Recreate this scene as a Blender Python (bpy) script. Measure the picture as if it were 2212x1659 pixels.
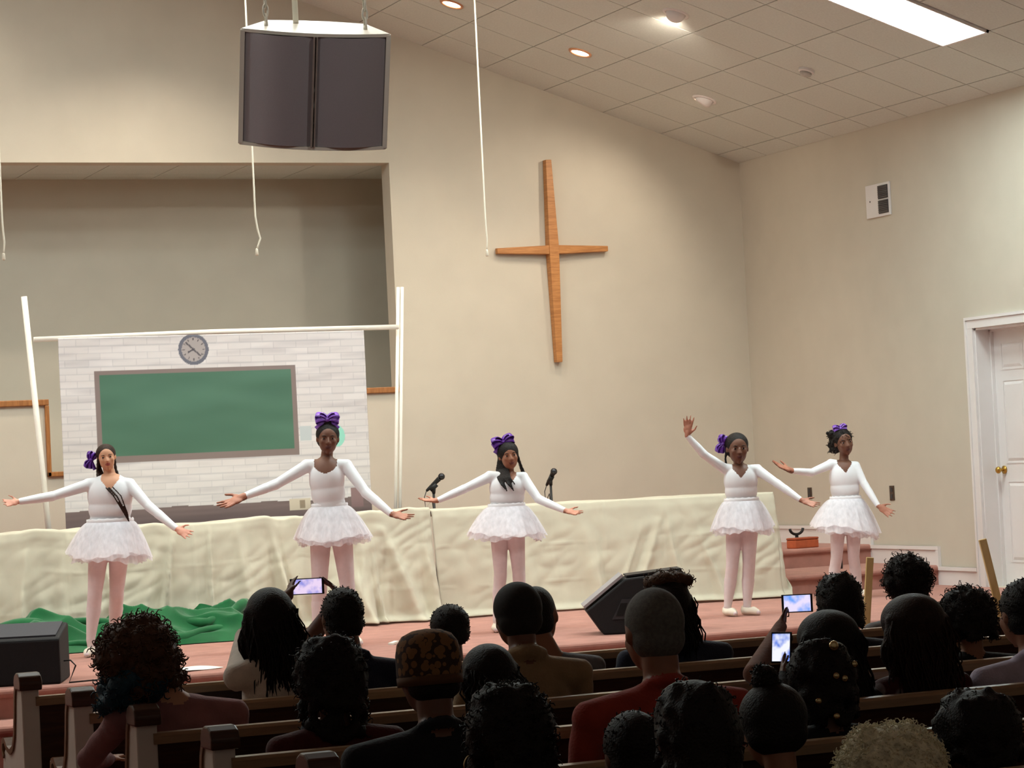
import bpy, bmesh, math, random
import numpy as np
from mathutils import Vector, Matrix

for _o in list(bpy.data.objects):
    bpy.data.objects.remove(_o, do_unlink=True)
SC = bpy.context.scene
COL = SC.collection

# ------------------------------------------------------------ camera
YAW, PITCH, ROLL = 0.3985, 0.0306, -0.0489
CAMZ = 1.69
_f = Vector((math.sin(YAW) * math.cos(PITCH), math.cos(YAW) * math.cos(PITCH), math.sin(PITCH)))
_r0 = Vector((math.cos(YAW), -math.sin(YAW), 0))
_u0 = _r0.cross(_f)
_r = _r0 * math.cos(ROLL) + _u0 * math.sin(ROLL)
_u = -_r0 * math.sin(ROLL) + _u0 * math.cos(ROLL)
cam_d = bpy.data.cameras.new('camera')
cam_d.sensor_width = 36
cam_d.lens = 5475 / 2212 * 36
cam_d.clip_end = 200
cam = bpy.data.objects.new('camera', cam_d)
COL.objects.link(cam)
cam.matrix_world = Matrix(((_r.x, _u.x, -_f.x, 0), (_r.y, _u.y, -_f.y, 0), (_r.z, _u.z, -_f.z, CAMZ), (0, 0, 0, 1)))
SC.camera = cam

# ------------------------------------------------------------ world and exposure
W = bpy.data.worlds.new('world'); SC.world = W; W.use_nodes = True
W.node_tree.nodes['Background'].inputs[0].default_value = (1.0, 0.86, 0.72, 1)
W.node_tree.nodes['Background'].inputs[1].default_value = 0.05
SC.view_settings.view_transform = 'Standard'
SC.view_settings.look = 'None'
SC.view_settings.gamma = 1
SC.view_settings.use_curve_mapping = False
SC.view_settings.exposure = 0.88

CAN_W = 70.0       # recessed can, watts
EYE_W = 40.0       # aimed eyeball light
TROFFER = 27.0      # emission strength of the fluorescent diffusers
FRONT_W = 145.0     # unseen front-of-house spots, added to brighten the stage
WARM = (1.0, 0.87, 0.71)
COOL = (1.0, 0.97, 0.93)

# ------------------------------------------------------------ dimensions
STG = 0.516                 # stage floor
XR, YB = 11.2, 20.88        # right wall, back wall
EAVE, SLOPE, RIDGE = 4.37, 0.335, 1.3
XL = 2 * RIDGE - XR
STEP1, STEP2 = 17.8, 18.85
ROWS = [9.98, 9.07, 8.17, 7.27, 6.35, 5.43, 4.52]
def ceil_z(x):
    return EAVE + SLOPE * (XR - x if x >= RIDGE else x - XL)

# ============================================================ helpers
rnd = random.Random(7)

def lin(c):
    o = []
    for v in c:
        v = v / 255.0
        o.append(v / 12.92 if v <= 0.04045 else ((v + 0.055) / 1.055) ** 2.4)
    return tuple(o)

MATS = {}
def mat(name, rgb, rough=0.7, var=0.12, scale=20.0, bump=0.0, bscale=None, metal=0.0, spec=0.4, sheen=0.0, emit=0.0, emit_rgb=None):
    if name in MATS:
        return MATS[name]
    m = bpy.data.materials.new(name); m.use_nodes = True
    nt = m.node_tree; b = nt.nodes['Principled BSDF']
    c = lin(rgb)
    tc = nt.nodes.new('ShaderNodeTexCoord')
    nz = nt.nodes.new('ShaderNodeTexNoise'); nz.inputs['Scale'].default_value = scale; nz.inputs['Detail'].default_value = 4
    nt.links.new(tc.outputs['Object'], nz.inputs['Vector'])
    rp = nt.nodes.new('ShaderNodeValToRGB')
    rp.color_ramp.elements[0].position = 0.3; rp.color_ramp.elements[1].position = 0.7
    rp.color_ramp.elements[0].color = (c[0] * (1 - var), c[1] * (1 - var), c[2] * (1 - var), 1)
    rp.color_ramp.elements[1].color = (min(1, c[0] * (1 + var)), min(1, c[1] * (1 + var)), min(1, c[2] * (1 + var)), 1)
    nt.links.new(nz.outputs['Fac'], rp.inputs['Fac'])
    nt.links.new(rp.outputs['Color'], b.inputs['Base Color'])
    b.inputs['Roughness'].default_value = rough
    b.inputs['Metallic'].default_value = metal
    b.inputs['Specular IOR Level'].default_value = spec
    if sheen:
        b.inputs['Sheen Weight'].default_value = sheen
    if bump:
        n2 = nt.nodes.new('ShaderNodeTexNoise'); n2.inputs['Scale'].default_value = bscale or scale * 4
        n2.inputs['Detail'].default_value = 3
        nt.links.new(tc.outputs['Object'], n2.inputs['Vector'])
        bp = nt.nodes.new('ShaderNodeBump'); bp.inputs['Strength'].default_value = bump; bp.inputs['Distance'].default_value = 0.01
        nt.links.new(n2.outputs['Fac'], bp.inputs['Height']); nt.links.new(bp.outputs['Normal'], b.inputs['Normal'])
    if emit:
        e = lin(emit_rgb or rgb)
        b.inputs['Emission Color'].default_value = (e[0], e[1], e[2], 1)
        b.inputs['Emission Strength'].default_value = emit
    MATS[name] = m
    return m

def wood(name, rgb, rgb2, scale=(3, 3, 30), rough=0.45):
    if name in MATS:
        return MATS[name]
    m = bpy.data.materials.new(name); m.use_nodes = True
    nt = m.node_tree; b = nt.nodes['Principled BSDF']
    tc = nt.nodes.new('ShaderNodeTexCoord'); mp = nt.nodes.new('ShaderNodeMapping')
    mp.inputs['Scale'].default_value = scale
    nz = nt.nodes.new('ShaderNodeTexNoise'); nz.inputs['Scale'].default_value = 2.5; nz.inputs['Detail'].default_value = 6; nz.inputs['Distortion'].default_value = 0.6
    rp = nt.nodes.new('ShaderNodeValToRGB')
    rp.color_ramp.elements[0].position = 0.35; rp.color_ramp.elements[1].position = 0.65
    rp.color_ramp.elements[0].color = (*lin(rgb), 1); rp.color_ramp.elements[1].color = (*lin(rgb2), 1)
    nt.links.new(tc.outputs['Object'], mp.inputs[0]); nt.links.new(mp.outputs[0], nz.inputs['Vector'])
    nt.links.new(nz.outputs['Fac'], rp.inputs['Fac']); nt.links.new(rp.outputs['Color'], b.inputs['Base Color'])
    b.inputs['Roughness'].default_value = rough
    MATS[name] = m
    return m

def V(*a):
    return np.array(a, float)

_SPH = {}
def sphere_template(nu, nv):
    k = (nu, nv)
    if k not in _SPH:
        vs = [(0, 0, 1)]
        for j in range(1, nv):
            t = math.pi * j / nv
            for i in range(nu):
                a = 2 * math.pi * i / nu
                vs.append((math.sin(t) * math.cos(a), math.sin(t) * math.sin(a), math.cos(t)))
        vs.append((0, 0, -1))
        fs = []
        for i in range(nu):
            fs.append((0, 1 + i, 1 + (i + 1) % nu))
        for j in range(nv - 2):
            for i in range(nu):
                a = 1 + j * nu + i; b = 1 + j * nu + (i + 1) % nu
                fs.append((a, a + nu, b + nu, b))
        last = len(vs) - 1; o = 1 + (nv - 2) * nu
        for i in range(nu):
            fs.append((o + i, last, o + (i + 1) % nu))
        _SPH[k] = (np.array(vs), fs)
    return _SPH[k]

def frame_z(d):
    d = np.array(d, float); d = d / (np.linalg.norm(d) + 1e-9)
    h = V(0, 0, 1) if abs(d[2]) < 0.9 else V(1, 0, 0)
    x = np.cross(h, d); x /= np.linalg.norm(x)
    return x, np.cross(d, x), d

class MB:
    """collects shapes that become ONE mesh object"""
    def __init__(s):
        s.v = []; s.f = []; s.m = []; s.n = 0
    def add(s, vs, fs, mi=0):
        s.v.extend([tuple(map(float, p)) for p in vs])
        s.f.extend([tuple(i + s.n for i in f) for f in fs]); s.m.extend([mi] * len(fs)); s.n += len(vs)
        return s
    def box(s, x0, x1, y0, y1, z0, z1, mi=0):
        vs = [(x, y, z) for z in (z0, z1) for y in (y0, y1) for x in (x0, x1)]
        return s.add(vs, [(0, 2, 3, 1), (4, 5, 7, 6), (0, 1, 5, 4), (2, 6, 7, 3), (0, 4, 6, 2), (1, 3, 7, 5)], mi)
    def obox(s, c, ax, ay, az, mi=0):
        c = np.array(c, float); ax, ay, az = (np.array(q, float) for q in (ax, ay, az))
        vs = [c + i * ax + j * ay + k * az for k in (-1, 1) for j in (-1, 1) for i in (-1, 1)]
        return s.add(vs, [(0, 2, 3, 1), (4, 5, 7, 6), (0, 1, 5, 4), (2, 6, 7, 3), (0, 4, 6, 2), (1, 3, 7, 5)], mi)
    def bar(s, p0, p1, w, h, up=(0, 0, 1), mi=0):
        p0 = np.array(p0, float); p1 = np.array(p1, float); d = p1 - p0; L = np.linalg.norm(d); d /= L
        x = np.cross(d, up); x /= np.linalg.norm(x); z = np.cross(x, d)
        return s.obox((p0 + p1) / 2, x * w / 2, d * L / 2, z * h / 2, mi)
    def prism(s, poly, axis, a0, a1, mi=0):
        """poly: 2-D points; axis 'x': (y,z) points, 'y': (x,z) points, 'z': (x,y) points"""
        def p3(p, a):
            return {'x': (a, p[0], p[1]), 'y': (p[0], a, p[1]), 'z': (p[0], p[1], a)}[axis]
        n = len(poly)
        vs = [p3(p, a0) for p in poly] + [p3(p, a1) for p in poly]
        fs = [tuple(range(n - 1, -1, -1)), tuple(range(n, 2 * n))] + [(i, (i + 1) % n, n + (i + 1) % n, n + i) for i in range(n)]
        return s.add(vs, fs, mi)
    def tube(s, pts, r, seg=10, mi=0, cap=True):
        pts = [np.array(p, float) for p in pts]
        rs = r if hasattr(r, '__len__') else [r] * len(pts)
        vs = []; fs = []
        x = None
        for i, p in enumerate(pts):
            d = pts[min(i + 1, len(pts) - 1)] - pts[max(i - 1, 0)]
            d = d / (np.linalg.norm(d) + 1e-9)
            if x is None:
                x, y, _ = frame_z(d)
            else:
                x = x - d * (x @ d); x /= (np.linalg.norm(x) + 1e-9); y = np.cross(d, x)
            for k in range(seg):
                a = 2 * math.pi * k / seg
                vs.append(p + rs[i] * (math.cos(a) * x + math.sin(a) * y))
        for i in range(len(pts) - 1):
            for k in range(seg):
                a = i * seg + k; b = i * seg + (k + 1) % seg
                fs.append((a, b, b + seg, a + seg))
        if cap:
            fs.append(tuple(range(seg - 1, -1, -1))); o = (len(pts) - 1) * seg
            fs.append(tuple(range(o, o + seg)))
        return s.add(vs, fs, mi)
    def ell(s, c, ax, nu=12, nv=8, mi=0):
        """ax: radius, (rx,ry,rz) or three axis vectors"""
        t, f = sphere_template(nu, nv)
        c = np.array(c, float)
        if not hasattr(ax, '__len__'):
            A = np.eye(3) * ax
        else:
            A = np.array(ax, float)
            if A.ndim == 1:
                A = np.diag(A)
        return s.add(t @ A + c, f, mi)
    def capsule(s, p0, p1, r0, r1, nu=12, mi=0):
        p0 = np.array(p0, float); p1 = np.array(p1, float)
        x, y, d = frame_z(p1 - p0); B = np.array([x, y, d])
        t, f = sphere_template(nu, 8)
        vs = []
        for q in t:
            if q[2] > 1e-6:
                vs.append((q @ B) * r1 + p1)
            else:
                vs.append((q @ B) * r0 + p0)
        return s.add(vs, f, mi)
    def lathe(s, prof, seg=20, mi=0, c=(0, 0, 0)):
        vs = []; fs = []
        for r, z in prof:
            for k in range(seg):
                a = 2 * math.pi * k / seg
                vs.append((c[0] + r * math.cos(a), c[1] + r * math.sin(a), c[2] + z))
        n = len(prof)
        for i in range(n - 1):
            for k in range(seg):
                a = i * seg + k; b = i * seg + (k + 1) % seg
                fs.append((a, b, b + seg, a + seg))
        fs.append(tuple(range(seg - 1, -1, -1))); fs.append(tuple(range((n - 1) * seg, n * seg)))
        return s.add(vs, fs, mi)
    def grid(s, P, mi=0, closed_u=False):
        """P: array (nv, nu, 3)"""
        nv, nu = P.shape[:2]
        fs = []
        for j in range(nv - 1):
            for i in range(nu if closed_u else nu - 1):
                a = j * nu + i; b = j * nu + (i + 1) % nu
                fs.append((a, b, b + nu, a + nu))
        return s.add(P.reshape(-1, 3), fs, mi)
    def mesh(s, name):
        me = bpy.data.meshes.new(name)
        me.from_pydata(s.v, [], s.f)
        me.polygons.foreach_set('material_index', s.m)
        bm = bmesh.new(); bm.from_mesh(me); bmesh.ops.recalc_face_normals(bm, faces=bm.faces); bm.to_mesh(me); bm.free()
        return me

def link(name, me, mats, parent=None, smooth=False, loc=None, rot=None):
    o = bpy.data.objects.new(name, me); COL.objects.link(o)
    if mats is not None and len(me.materials) == 0:
        for m in (mats if isinstance(mats, (list, tuple)) else [mats]):
            me.materials.append(m)
    if smooth:
        me.polygons.foreach_set('use_smooth', [True] * len(me.polygons))
    if parent:
        o.parent = parent
    if loc is not None:
        o.location = loc
    if rot is not None:
        o.rotation_euler = rot
    return o

def obj(name, mb, mats, parent=None, smooth=False, bevel=0.0, loc=None, rot=None, solid=0.0):
    o = link(name, mb.mesh(name), mats, parent, smooth, loc, rot)
    if solid:
        md = o.modifiers.new('thick', 'SOLIDIFY'); md.thickness = solid; md.offset = 0
    if bevel:
        md = o.modifiers.new('bevel', 'BEVEL'); md.width = bevel; md.segments = 2; md.limit_method = 'ANGLE'
    return o

def tag(o, label, cat, group=None, kind=None):
    if label: o['label'] = label
    if cat: o['category'] = cat
    if group: o['group'] = group
    if kind: o['kind'] = kind
    return o

def struct(o):
    o['kind'] = 'structure'; return o

def thing(name, label, cat, loc=(0, 0, 0), rotz=0.0, group=None):
    o = bpy.data.objects.new(name, None); COL.objects.link(o)
    o.location = loc; o.rotation_euler = (0, 0, rotz); o.empty_display_size = 0.1
    return tag(o, label, cat, group)

# ---- continuous surfaces: overlapping tapered capsules and ellipsoids fused by a voxel remesh
def cap(p0, p1, r0, r1, t='skin'):
    return ('c', np.array(p0, float), np.array(p1, float), r0, r1, t)
def ell(c, A, t='skin'):
    A = np.array(A, float) if hasattr(A, '__len__') else np.eye(3) * A
    if A.ndim == 1: A = np.diag(A)
    return ('e', np.array(c, float), A, t)

def fuse(prims, voxel, smooth=3, fac=0.5):
    mb = MB()
    for p in prims:
        if p[0] == 'c':
            mb.capsule(p[1], p[2], p[3], p[4], 20 if max(p[3], p[4]) > 0.02 else 12)
        elif np.abs(p[2]).max() > 0.04:
            mb.ell(p[1], p[2], 36, 24)
        else:
            mb.ell(p[1], p[2])
    me = mb.mesh('tmp'); o = bpy.data.objects.new('tmp', me); COL.objects.link(o)
    md = o.modifiers.new('r', 'REMESH'); md.mode = 'VOXEL'; md.voxel_size = voxel
    if smooth:
        ms = o.modifiers.new('s', 'SMOOTH'); ms.iterations = smooth; ms.factor = fac
    dg = bpy.context.evaluated_depsgraph_get(); dg.update()
    new = bpy.data.meshes.new_from_object(o.evaluated_get(dg))
    bpy.data.objects.remove(o, do_unlink=True); bpy.data.meshes.remove(me)
    return new

def verts_np(me):
    a = np.empty(len(me.vertices) * 3); me.vertices.foreach_get('co', a); return a.reshape(-1, 3)
def centers_np(me):
    a = np.empty(len(me.polygons) * 3); me.polygons.foreach_get('center', a); return a.reshape(-1, 3)

def prim_dist(P, p):
    if p[0] == 'c':
        a, b, r0, r1 = p[1], p[2], p[3], p[4]
        d = b - a; L = d @ d + 1e-12
        t = np.clip((P - a) @ d / L, 0, 1)
        return np.linalg.norm(P - a - t[:, None] * d, axis=1) - (r0 + (r1 - r0) * t)
    Q = (P - p[1]) @ np.linalg.inv(p[2])
    n = np.linalg.norm(Q, axis=1)
    return (n - 1) * np.linalg.norm(P - p[1], axis=1) / (n + 1e-9)

def paint(me, prims, order):
    """material index of each face = tag of the nearest primitive"""
    P = centers_np(me); best = np.full(len(P), 1e9); idx = np.zeros(len(P), int)
    for p in prims:
        d = prim_dist(P, p); k = order.index(p[-1]); w = d < best
        best[w] = d[w]; idx[w] = k
    return P, idx

def set_mats(me, idx, mats):
    for m in mats: me.materials.append(m)
    me.polygons.foreach_set('material_index', np.asarray(idx, dtype=np.int32))
    me.polygons.foreach_set('use_smooth', [True] * len(me.polygons))

def vnoise(seed, n=6, lo=0.5, hi=4.0, dim=2):
    """sum of random sines, cheap smooth noise"""
    r = np.random.RandomState(seed)
    K = r.uniform(lo, hi, (n, dim)) * r.choice([-1, 1], (n, dim)); ph = r.uniform(0, 6.28, n); am = 1 / np.linalg.norm(K, axis=1) ** 0.5
    def f(*c):
        s = 0
        for k, p, a in zip(K, ph, am):
            s = s + a * np.sin(sum(kk * cc for kk, cc in zip(k, c)) * 2 * np.pi + p)
        return s / am.sum()
    return f

# ============================================================ materials of the setting
M_wall = mat('wall_paint', (205, 197, 181), 0.85, 0.03, 3.0, bump=0.08, bscale=220)
M_trim = mat('white_trim_paint', (232, 228, 226), 0.4, 0.02, 4.0)
M_tile = mat('ceiling_tile', (212, 216, 210), 0.95, 0.05, 60, bump=0.25, bscale=300)
M_grid = mat('ceiling_grid', (206, 196, 186), 0.8, 0.03, 5)
M_carpet = mat('red_carpet', (182, 130, 117), 0.98, 0.12, 9, bump=0.5, bscale=500, spec=0.1, sheen=0.2)
M_carpet2 = mat('aisle_carpet', (110, 52, 48), 0.98, 0.15, 9, bump=0.5, bscale=500, spec=0.1)
M_oak = wood('oak_trim', (150, 96, 50), (176, 118, 66), (30, 3, 3))

# ---- floors
s = MB(); s.box(XL, XR, -2.5, 14.72, -0.1, 0.0)
struct(obj('floor', s, M_carpet2))
s = MB()
s.box(XL, XR, 14.75, YB, 0.0, STG)
s.box(XL, XR, 14.30, 14.75, 0.0, STG - 0.17)
s.tube([(XL, 14.75, STG - 0.025), (XR, 14.75, STG - 0.025)], 0.025, 12)
s.tube([(XL, 14.30, STG - 0.195), (XR, 14.30, STG - 0.195)], 0.025, 12)
SX0 = 9.45                  # the steps fill the gap beside the right wall
s.box(SX0, XR, STEP1, YB, STG, STG + 0.16)
s.tube([(SX0, STEP1, STG + 0.135), (XR, STEP1, STG + 0.135)], 0.025, 12)
s.box(SX0, XR, STEP2, YB, STG + 0.16, STG + 0.32)
s.tube([(SX0, STEP2, STG + 0.295), (XR, STEP2, STG + 0.295)], 0.025, 12)
struct(obj('floor_stage', s, M_carpet))

# ---- back wall with the baptistry opening and its notch
AX0, AX1, AZ0, AZ1 = 2 * RIDGE - 7.72, 7.72, 2.345, 4.37
NX0, NX1, NZ = 4.575, 5.5, 1.752
def gable(x0, x1, z0):
    xs = [x0] + ([RIDGE] if x0 < RIDGE < x1 else []) + [x1]
    return [(x0, z0), (x1, z0)] + [(x, ceil_z(x)) for x in reversed(xs)]
s = MB()
for x0, x1, z0 in ((AX1, XR + 0.2, 0), (AX0, AX1, AZ1), (XL - 0.2, AX0, 0)):
    s.prism(gable(x0, x1, z0), 'y', YB, YB + 0.2)
for x0, x1, z1 in ((AX0, NX0, AZ0), (NX0, NX1, NZ), (NX1, AX1, AZ0)):
    s.box(x0, x1, YB, YB + 0.2, 0, z1)
struct(obj('wall_back', s, M_wall))
s = MB(); s.box(AX0 - 1.2, AX1 + 1.2, 22.06, 22.2, 0.5, 4.6)
s.box(AX1 + 1.2, AX1 + 1.35, YB + 0.2, 22.2, 0.5, 4.6); s.box(AX0 - 1.35, AX0 - 1.2, YB + 0.2, 22.2, 0.5, 4.6)
s.box(AX0 - 1.2, AX1 + 1.2, YB + 0.2, 22.06, 0.9, 1.0)
struct(obj('wall_alcove', s, M_wall))
s = MB(); s.box(AX0 - 1.3, AX1 + 1.3, YB + 0.2, 22.2, AZ1 + 0.015, AZ1 + 0.12)
ca = struct(obj('ceiling_alcove', s, M_grid))
tile = MB(); tile.box(-0.3005, 0.3005, -0.3005, 0.3005, -0.014, 0.0)
tile_me = tile.mesh('ceiling_tile'); tile_me.materials.append(M_tile)
for i in range(11):
    for j in range(2):
        link('ceiling_tile', tile_me, None, ca, loc=(AX1 + 0.9 - i * 0.61, YB + 0.2 + 0.3 + j * 0.61, AZ1 + 0.014))
# oak cap on the low wall, with the step down into the notch
s = MB()
s.box(AX0, NX0 + 0.035, YB - 0.03, YB + 0.23, AZ0, AZ0 + 0.05); s.box(NX1 - 0.035, AX1, YB - 0.03, YB + 0.23, AZ0, AZ0 + 0.05)
s.box(NX0, NX0 + 0.035, YB - 0.03, YB + 0.23, NZ, AZ0); s.box(NX1 - 0.035, NX1, YB - 0.03, YB + 0.23, NZ, AZ0)
s.box(NX0, NX1, YB - 0.03, YB + 0.23, NZ, NZ + 0.04)
t = struct(obj('trim_1', s, M_oak, bevel=0.006))

# ---- right wall with a recessed door
DY0, DY1, DZ = 16.19, 17.10, 2.567
s = MB()
for y0, y1, z0 in ((-2.5, DY0, 0), (DY1, YB + 0.2, 0), (DY0, DY1, DZ)):
    s.box(XR, XR + 0.2, y0, y1, z0, EAVE + 0.03)
s.box(XR, XR + 0.2, DY0, DY1, 0, STG)
struct(obj('wall_right', s, M_wall))
s = MB(); s.box(XL - 0.2, XL, -2.5, YB + 0.2, 0, EAVE + 0.03)
struct(obj('wall_left', s, M_wall))

# ---- sloped ceilings of two-foot tiles
th = math.atan(SLOPE)
s = MB()
s.prism([(RIDGE, ceil_z(RIDGE) + 0.014), (XR + 0.2, EAVE - SLOPE * 0.2 + 0.014), (XR + 0.2, EAVE + 0.2), (RIDGE, ceil_z(RIDGE) + 0.2)], 'y', 1.0, YB + 0.2)
cr = struct(obj('ceiling_right', s, M_grid))
s = MB()
s.prism([(RIDGE, ceil_z(RIDGE)), (XL - 0.2, EAVE - SLOPE * 0.2), (XL - 0.2, EAVE + 0.2), (RIDGE, ceil_z(RIDGE) + 0.2)], 'y', 1.0, YB + 0.2)
struct(obj('ceiling_left', s, M_tile))
TX, TY = 0.61 * math.cos(th), 0.61
GX = [10.40 - TX * k for k in range(-1, 13)]      # left-to-right joints, from the right wall
GY = [20.34 - TY * k for k in range(-1, 14)]
LAMPS = set()
def cell(x, y):
    return (round((10.40 - x) / TX - 0.5), round((20.34 - y) / TY - 0.5))
TROFFERS = [(9.24, 10.40, 15.46), (6.926, 8.083, 15.46), (4.612, 5.769, 15.46), (2.298, 3.455, 15.46)]
skip = set()
for x0, x1, y0 in TROFFERS:
    skip.add(cell(x0 + TX / 2, y0 + 0.3)); skip.add(cell(x1 - TX / 2, y0 + 0.3))
for i in range(-2, 13):
    for j in range(-1, 14):
        if (i, j) in skip:
            continue
        x = 10.40 - TX * (i + 0.5); y = 20.34 - TY * (j + 0.5)
        x1 = x + TX / 2; y1 = y + TY / 2
        me = tile_me
        if x1 > XR or y1 > YB:      # cut tiles along the walls
            q = MB()
            hx = min(0.3005, (XR - x) / math.cos(th)); hy = min(0.3005, YB - y)
            q.box(-0.3005, hx, -0.3005, hy, -0.014, 0.0)
            me = q.mesh('ceiling_tile'); me.materials.append(M_tile)
        link('ceiling_tile', me, None, cr, loc=(x, y, ceil_z(x) + 0.014), rot=(0, th, 0))

# ---- baseboards that step up with the risers
s = MB()
prof = [(DY1 + 0.11, STG), (STEP1, STG), (STEP1, STG + 0.16), (STEP2, STG + 0.16), (STEP2, STG + 0.32), (YB, STG + 0.32),
        (YB, STG + 0.475), (STEP2 + 0.03, STG + 0.475), (STEP2 + 0.03, STG + 0.315), (STEP1 + 0.03, STG + 0.315), (STEP1 + 0.03, STG + 0.15), (DY1 + 0.11, STG + 0.15)]
H = [[prof[0], prof[1], (STEP1, STG + 0.15), prof[11]], [(STEP1, STG + 0.16), (STEP2, STG + 0.16), (STEP2, STG + 0.315), (STEP1, STG + 0.315)],
     [(STEP2, STG + 0.32), (YB, STG + 0.32), (YB, STG + 0.475), (STEP2, STG + 0.475)],
     ]
for q in H:
    s.prism(q, 'x', XR - 0.016, XR - 0.0005)
bb = struct(obj('baseboard_right', s, M_trim))
s = MB()
for y0, y1, z in ((DY1 + 0.11, STEP1 - 0.036, STG + 0.15), (STEP1 - 0.035, STEP2 - 0.036, STG + 0.315), (STEP2 - 0.035, YB - 0.001, STG + 0.475)):
    s.box(XR - 0.030, XR - 0.001, y0, y1, z - 0.03, z)
for y, z0, z1 in ((STEP1, STG + 0.119, STG + 0.284), (STEP2, STG + 0.284, STG + 0.444)):
    s.box(XR - 0.029, XR - 0.001, y - 0.035, y, z0, z1)
obj('cap_moulding', s, M_trim, bb)
s = MB(); s.box(SX0, XR, YB - 0.016, YB, STG + 0.32, STG + 0.475); s.box(XL, SX0, YB - 0.016, YB, STG, STG + 0.15)
struct(obj('baseboard_back', s, M_trim))
s = MB(); s.box(XR - 0.016, XR, 14.75, DY0 - 0.11, STG, STG + 0.15)
struct(obj('baseboard_side', s, M_trim))

# ---- six-panel door in a deep white frame
s = MB()
DX = XR + 0.155
s.box(DX, DX + 0.04, DY0, DY1 - 0.02, STG + 0.01, DZ - 0.02)
door = struct(obj('door_1', s, M_trim))
s = MB()
for y0, y1, z0, z1 in ((DY0 - 0.076, DY0, STG, DZ), (DY1, DY1 + 0.076, STG, DZ), (DY0 - 0.076, DY1 + 0.076, DZ + 0.001, DZ + 0.066)):
    s.box(XR - 0.022, XR - 0.0005, y0, y1, z0, z1)
for y0, y1, z0, z1 in ((DY0 - 0.10, DY0 - 0.077, STG, DZ + 0.066), (DY1 + 0.077, DY1 + 0.10, STG, DZ + 0.066), (DY0 - 0.10, DY1 + 0.10, DZ + 0.067, DZ + 0.09)):
    s.box(XR - 0.032, XR - 0.0005, y0, y1, z0, z1)
obj('casing', s, M_trim, door)
s = MB()
s.box(XR, XR + 0.2, DY0, DY0 + 0.015, STG, DZ); s.box(XR, XR + 0.2, DY1 - 0.015, DY1, STG, DZ); s.box(XR, XR + 0.2, DY0, DY1, DZ - 0.015, DZ)
s.box(DX - 0.03, DX, DY0, DY0 + 0.03, STG, DZ); s.box(DX - 0.03, DX, DY1 - 0.03, DY1, STG, DZ); s.box(DX - 0.03, DX, DY0, DY1, DZ - 0.03, DZ)
obj('jamb', s, M_trim, door)
W6 = DY1 - 0.02 - DY0
for y0 in (DY0 + 0.115, DY0 + W6 / 2 + 0.05):
    y1 = y0 + W6 / 2 - 0.165
    for z0, z1 in ((0.20, 0.82), (0.98, 1.62), (1.72, 1.92)):
        q = MB()
        z0 += STG; z1 += STG
        # raised field inside a sunk moulding
        q.box(DX - 0.004, DX, y0 - 0.012, y1 + 0.012, z0 - 0.012, z0); q.box(DX - 0.004, DX, y0 - 0.012, y1 + 0.012, z1, z1 + 0.012)
        q.box(DX - 0.004, DX, y0 - 0.012, y0, z0, z1); q.box(DX - 0.004, DX, y1, y1 + 0.012, z0, z1)
        a = 0.03
        P = [(DX, y0 + 0.008, z0 + 0.008), (DX, y1 - 0.008, z0 + 0.008), (DX, y1 - 0.008, z1 - 0.008), (DX, y0 + 0.008, z1 - 0.008)]
        I = [(DX - 0.008, y0 + a, z0 + a), (DX - 0.008, y1 - a, z0 + a), (DX - 0.008, y1 - a, z1 - a), (DX - 0.008, y0 + a, z1 - a)]
        q.add(P + I, [(4, 5, 6, 7), (0, 1, 5, 4), (1, 2, 6, 5), (2, 3, 7, 6), (3, 0, 4, 7)])
        obj('door_panel', q, M_trim, door)
M_brass = mat('brass', (200, 160, 80), 0.3, 0.03, 5, metal=1.0)
s = MB()
ky, kz = DY1 - 0.09, STG + 0.92
s.tube([(DX, ky, kz), (DX - 0.012, ky, kz)], 0.032, 16); s.tube([(DX - 0.01, ky, kz), (DX - 0.05, ky, kz)], 0.011, 12); s.ell((DX - 0.062, ky, kz), (0.022, 0.028, 0.028), 16, 10)
obj('knob', s, M_brass, door, smooth=True)

# ---- lights of the room
M_lens = mat('lamp_lens', (255, 236, 208), 0.5, 0.0, 5, emit=14.0, emit_rgb=(255, 228, 190))
M_reflector = mat('lamp_reflector', (210, 150, 110), 0.3, 0.02, 5)
def spot(name, parent, loc, target, watts, angle, blend, rad=0.06, col=WARM):
    d = bpy.data.lights.new(name, 'SPOT'); d.energy = watts; d.spot_size = math.radians(angle); d.spot_blend = blend; d.shadow_soft_size = rad; d.color = col
    o = bpy.data.objects.new(name, d); COL.objects.link(o); o.parent = parent; o.location = loc
    o.rotation_euler = (Vector(target) - Vector(loc)).to_track_quat('-Z', 'Y').to_euler()
    return o
def recessed(x, y, label, watts=None):
    z = ceil_z(x)
    t = thing('recessed_light', label, 'ceiling light', (x, y, z), 0, 'recessed lights in the sloped ceiling')
    sl = -SLOPE if x > RIDGE else SLOPE
    def rim(r, dz, n=24): return [V(r * math.cos(a), r * math.sin(a), sl * r * math.cos(a) + dz) for a in np.linspace(0, 2 * math.pi, n, endpoint=False)]
    P = np.array([rim(0.098, 0.0), rim(0.094, -0.012), rim(0.074, -0.012), rim(0.072, 0.012)])
    s = MB(); s.grid(P, closed_u=True); obj('trim_ring', s, M_reflector, t, smooth=True)
    s = MB(); R = rim(0.073, -0.004); s.add(R, [tuple(range(24))]); obj('lens', s, M_lens, t)
    spot('lamp', t, (0, 0, -0.05), (0, 0, -2), watts or CAN_W, 112, 0.8)
    return t
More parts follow.
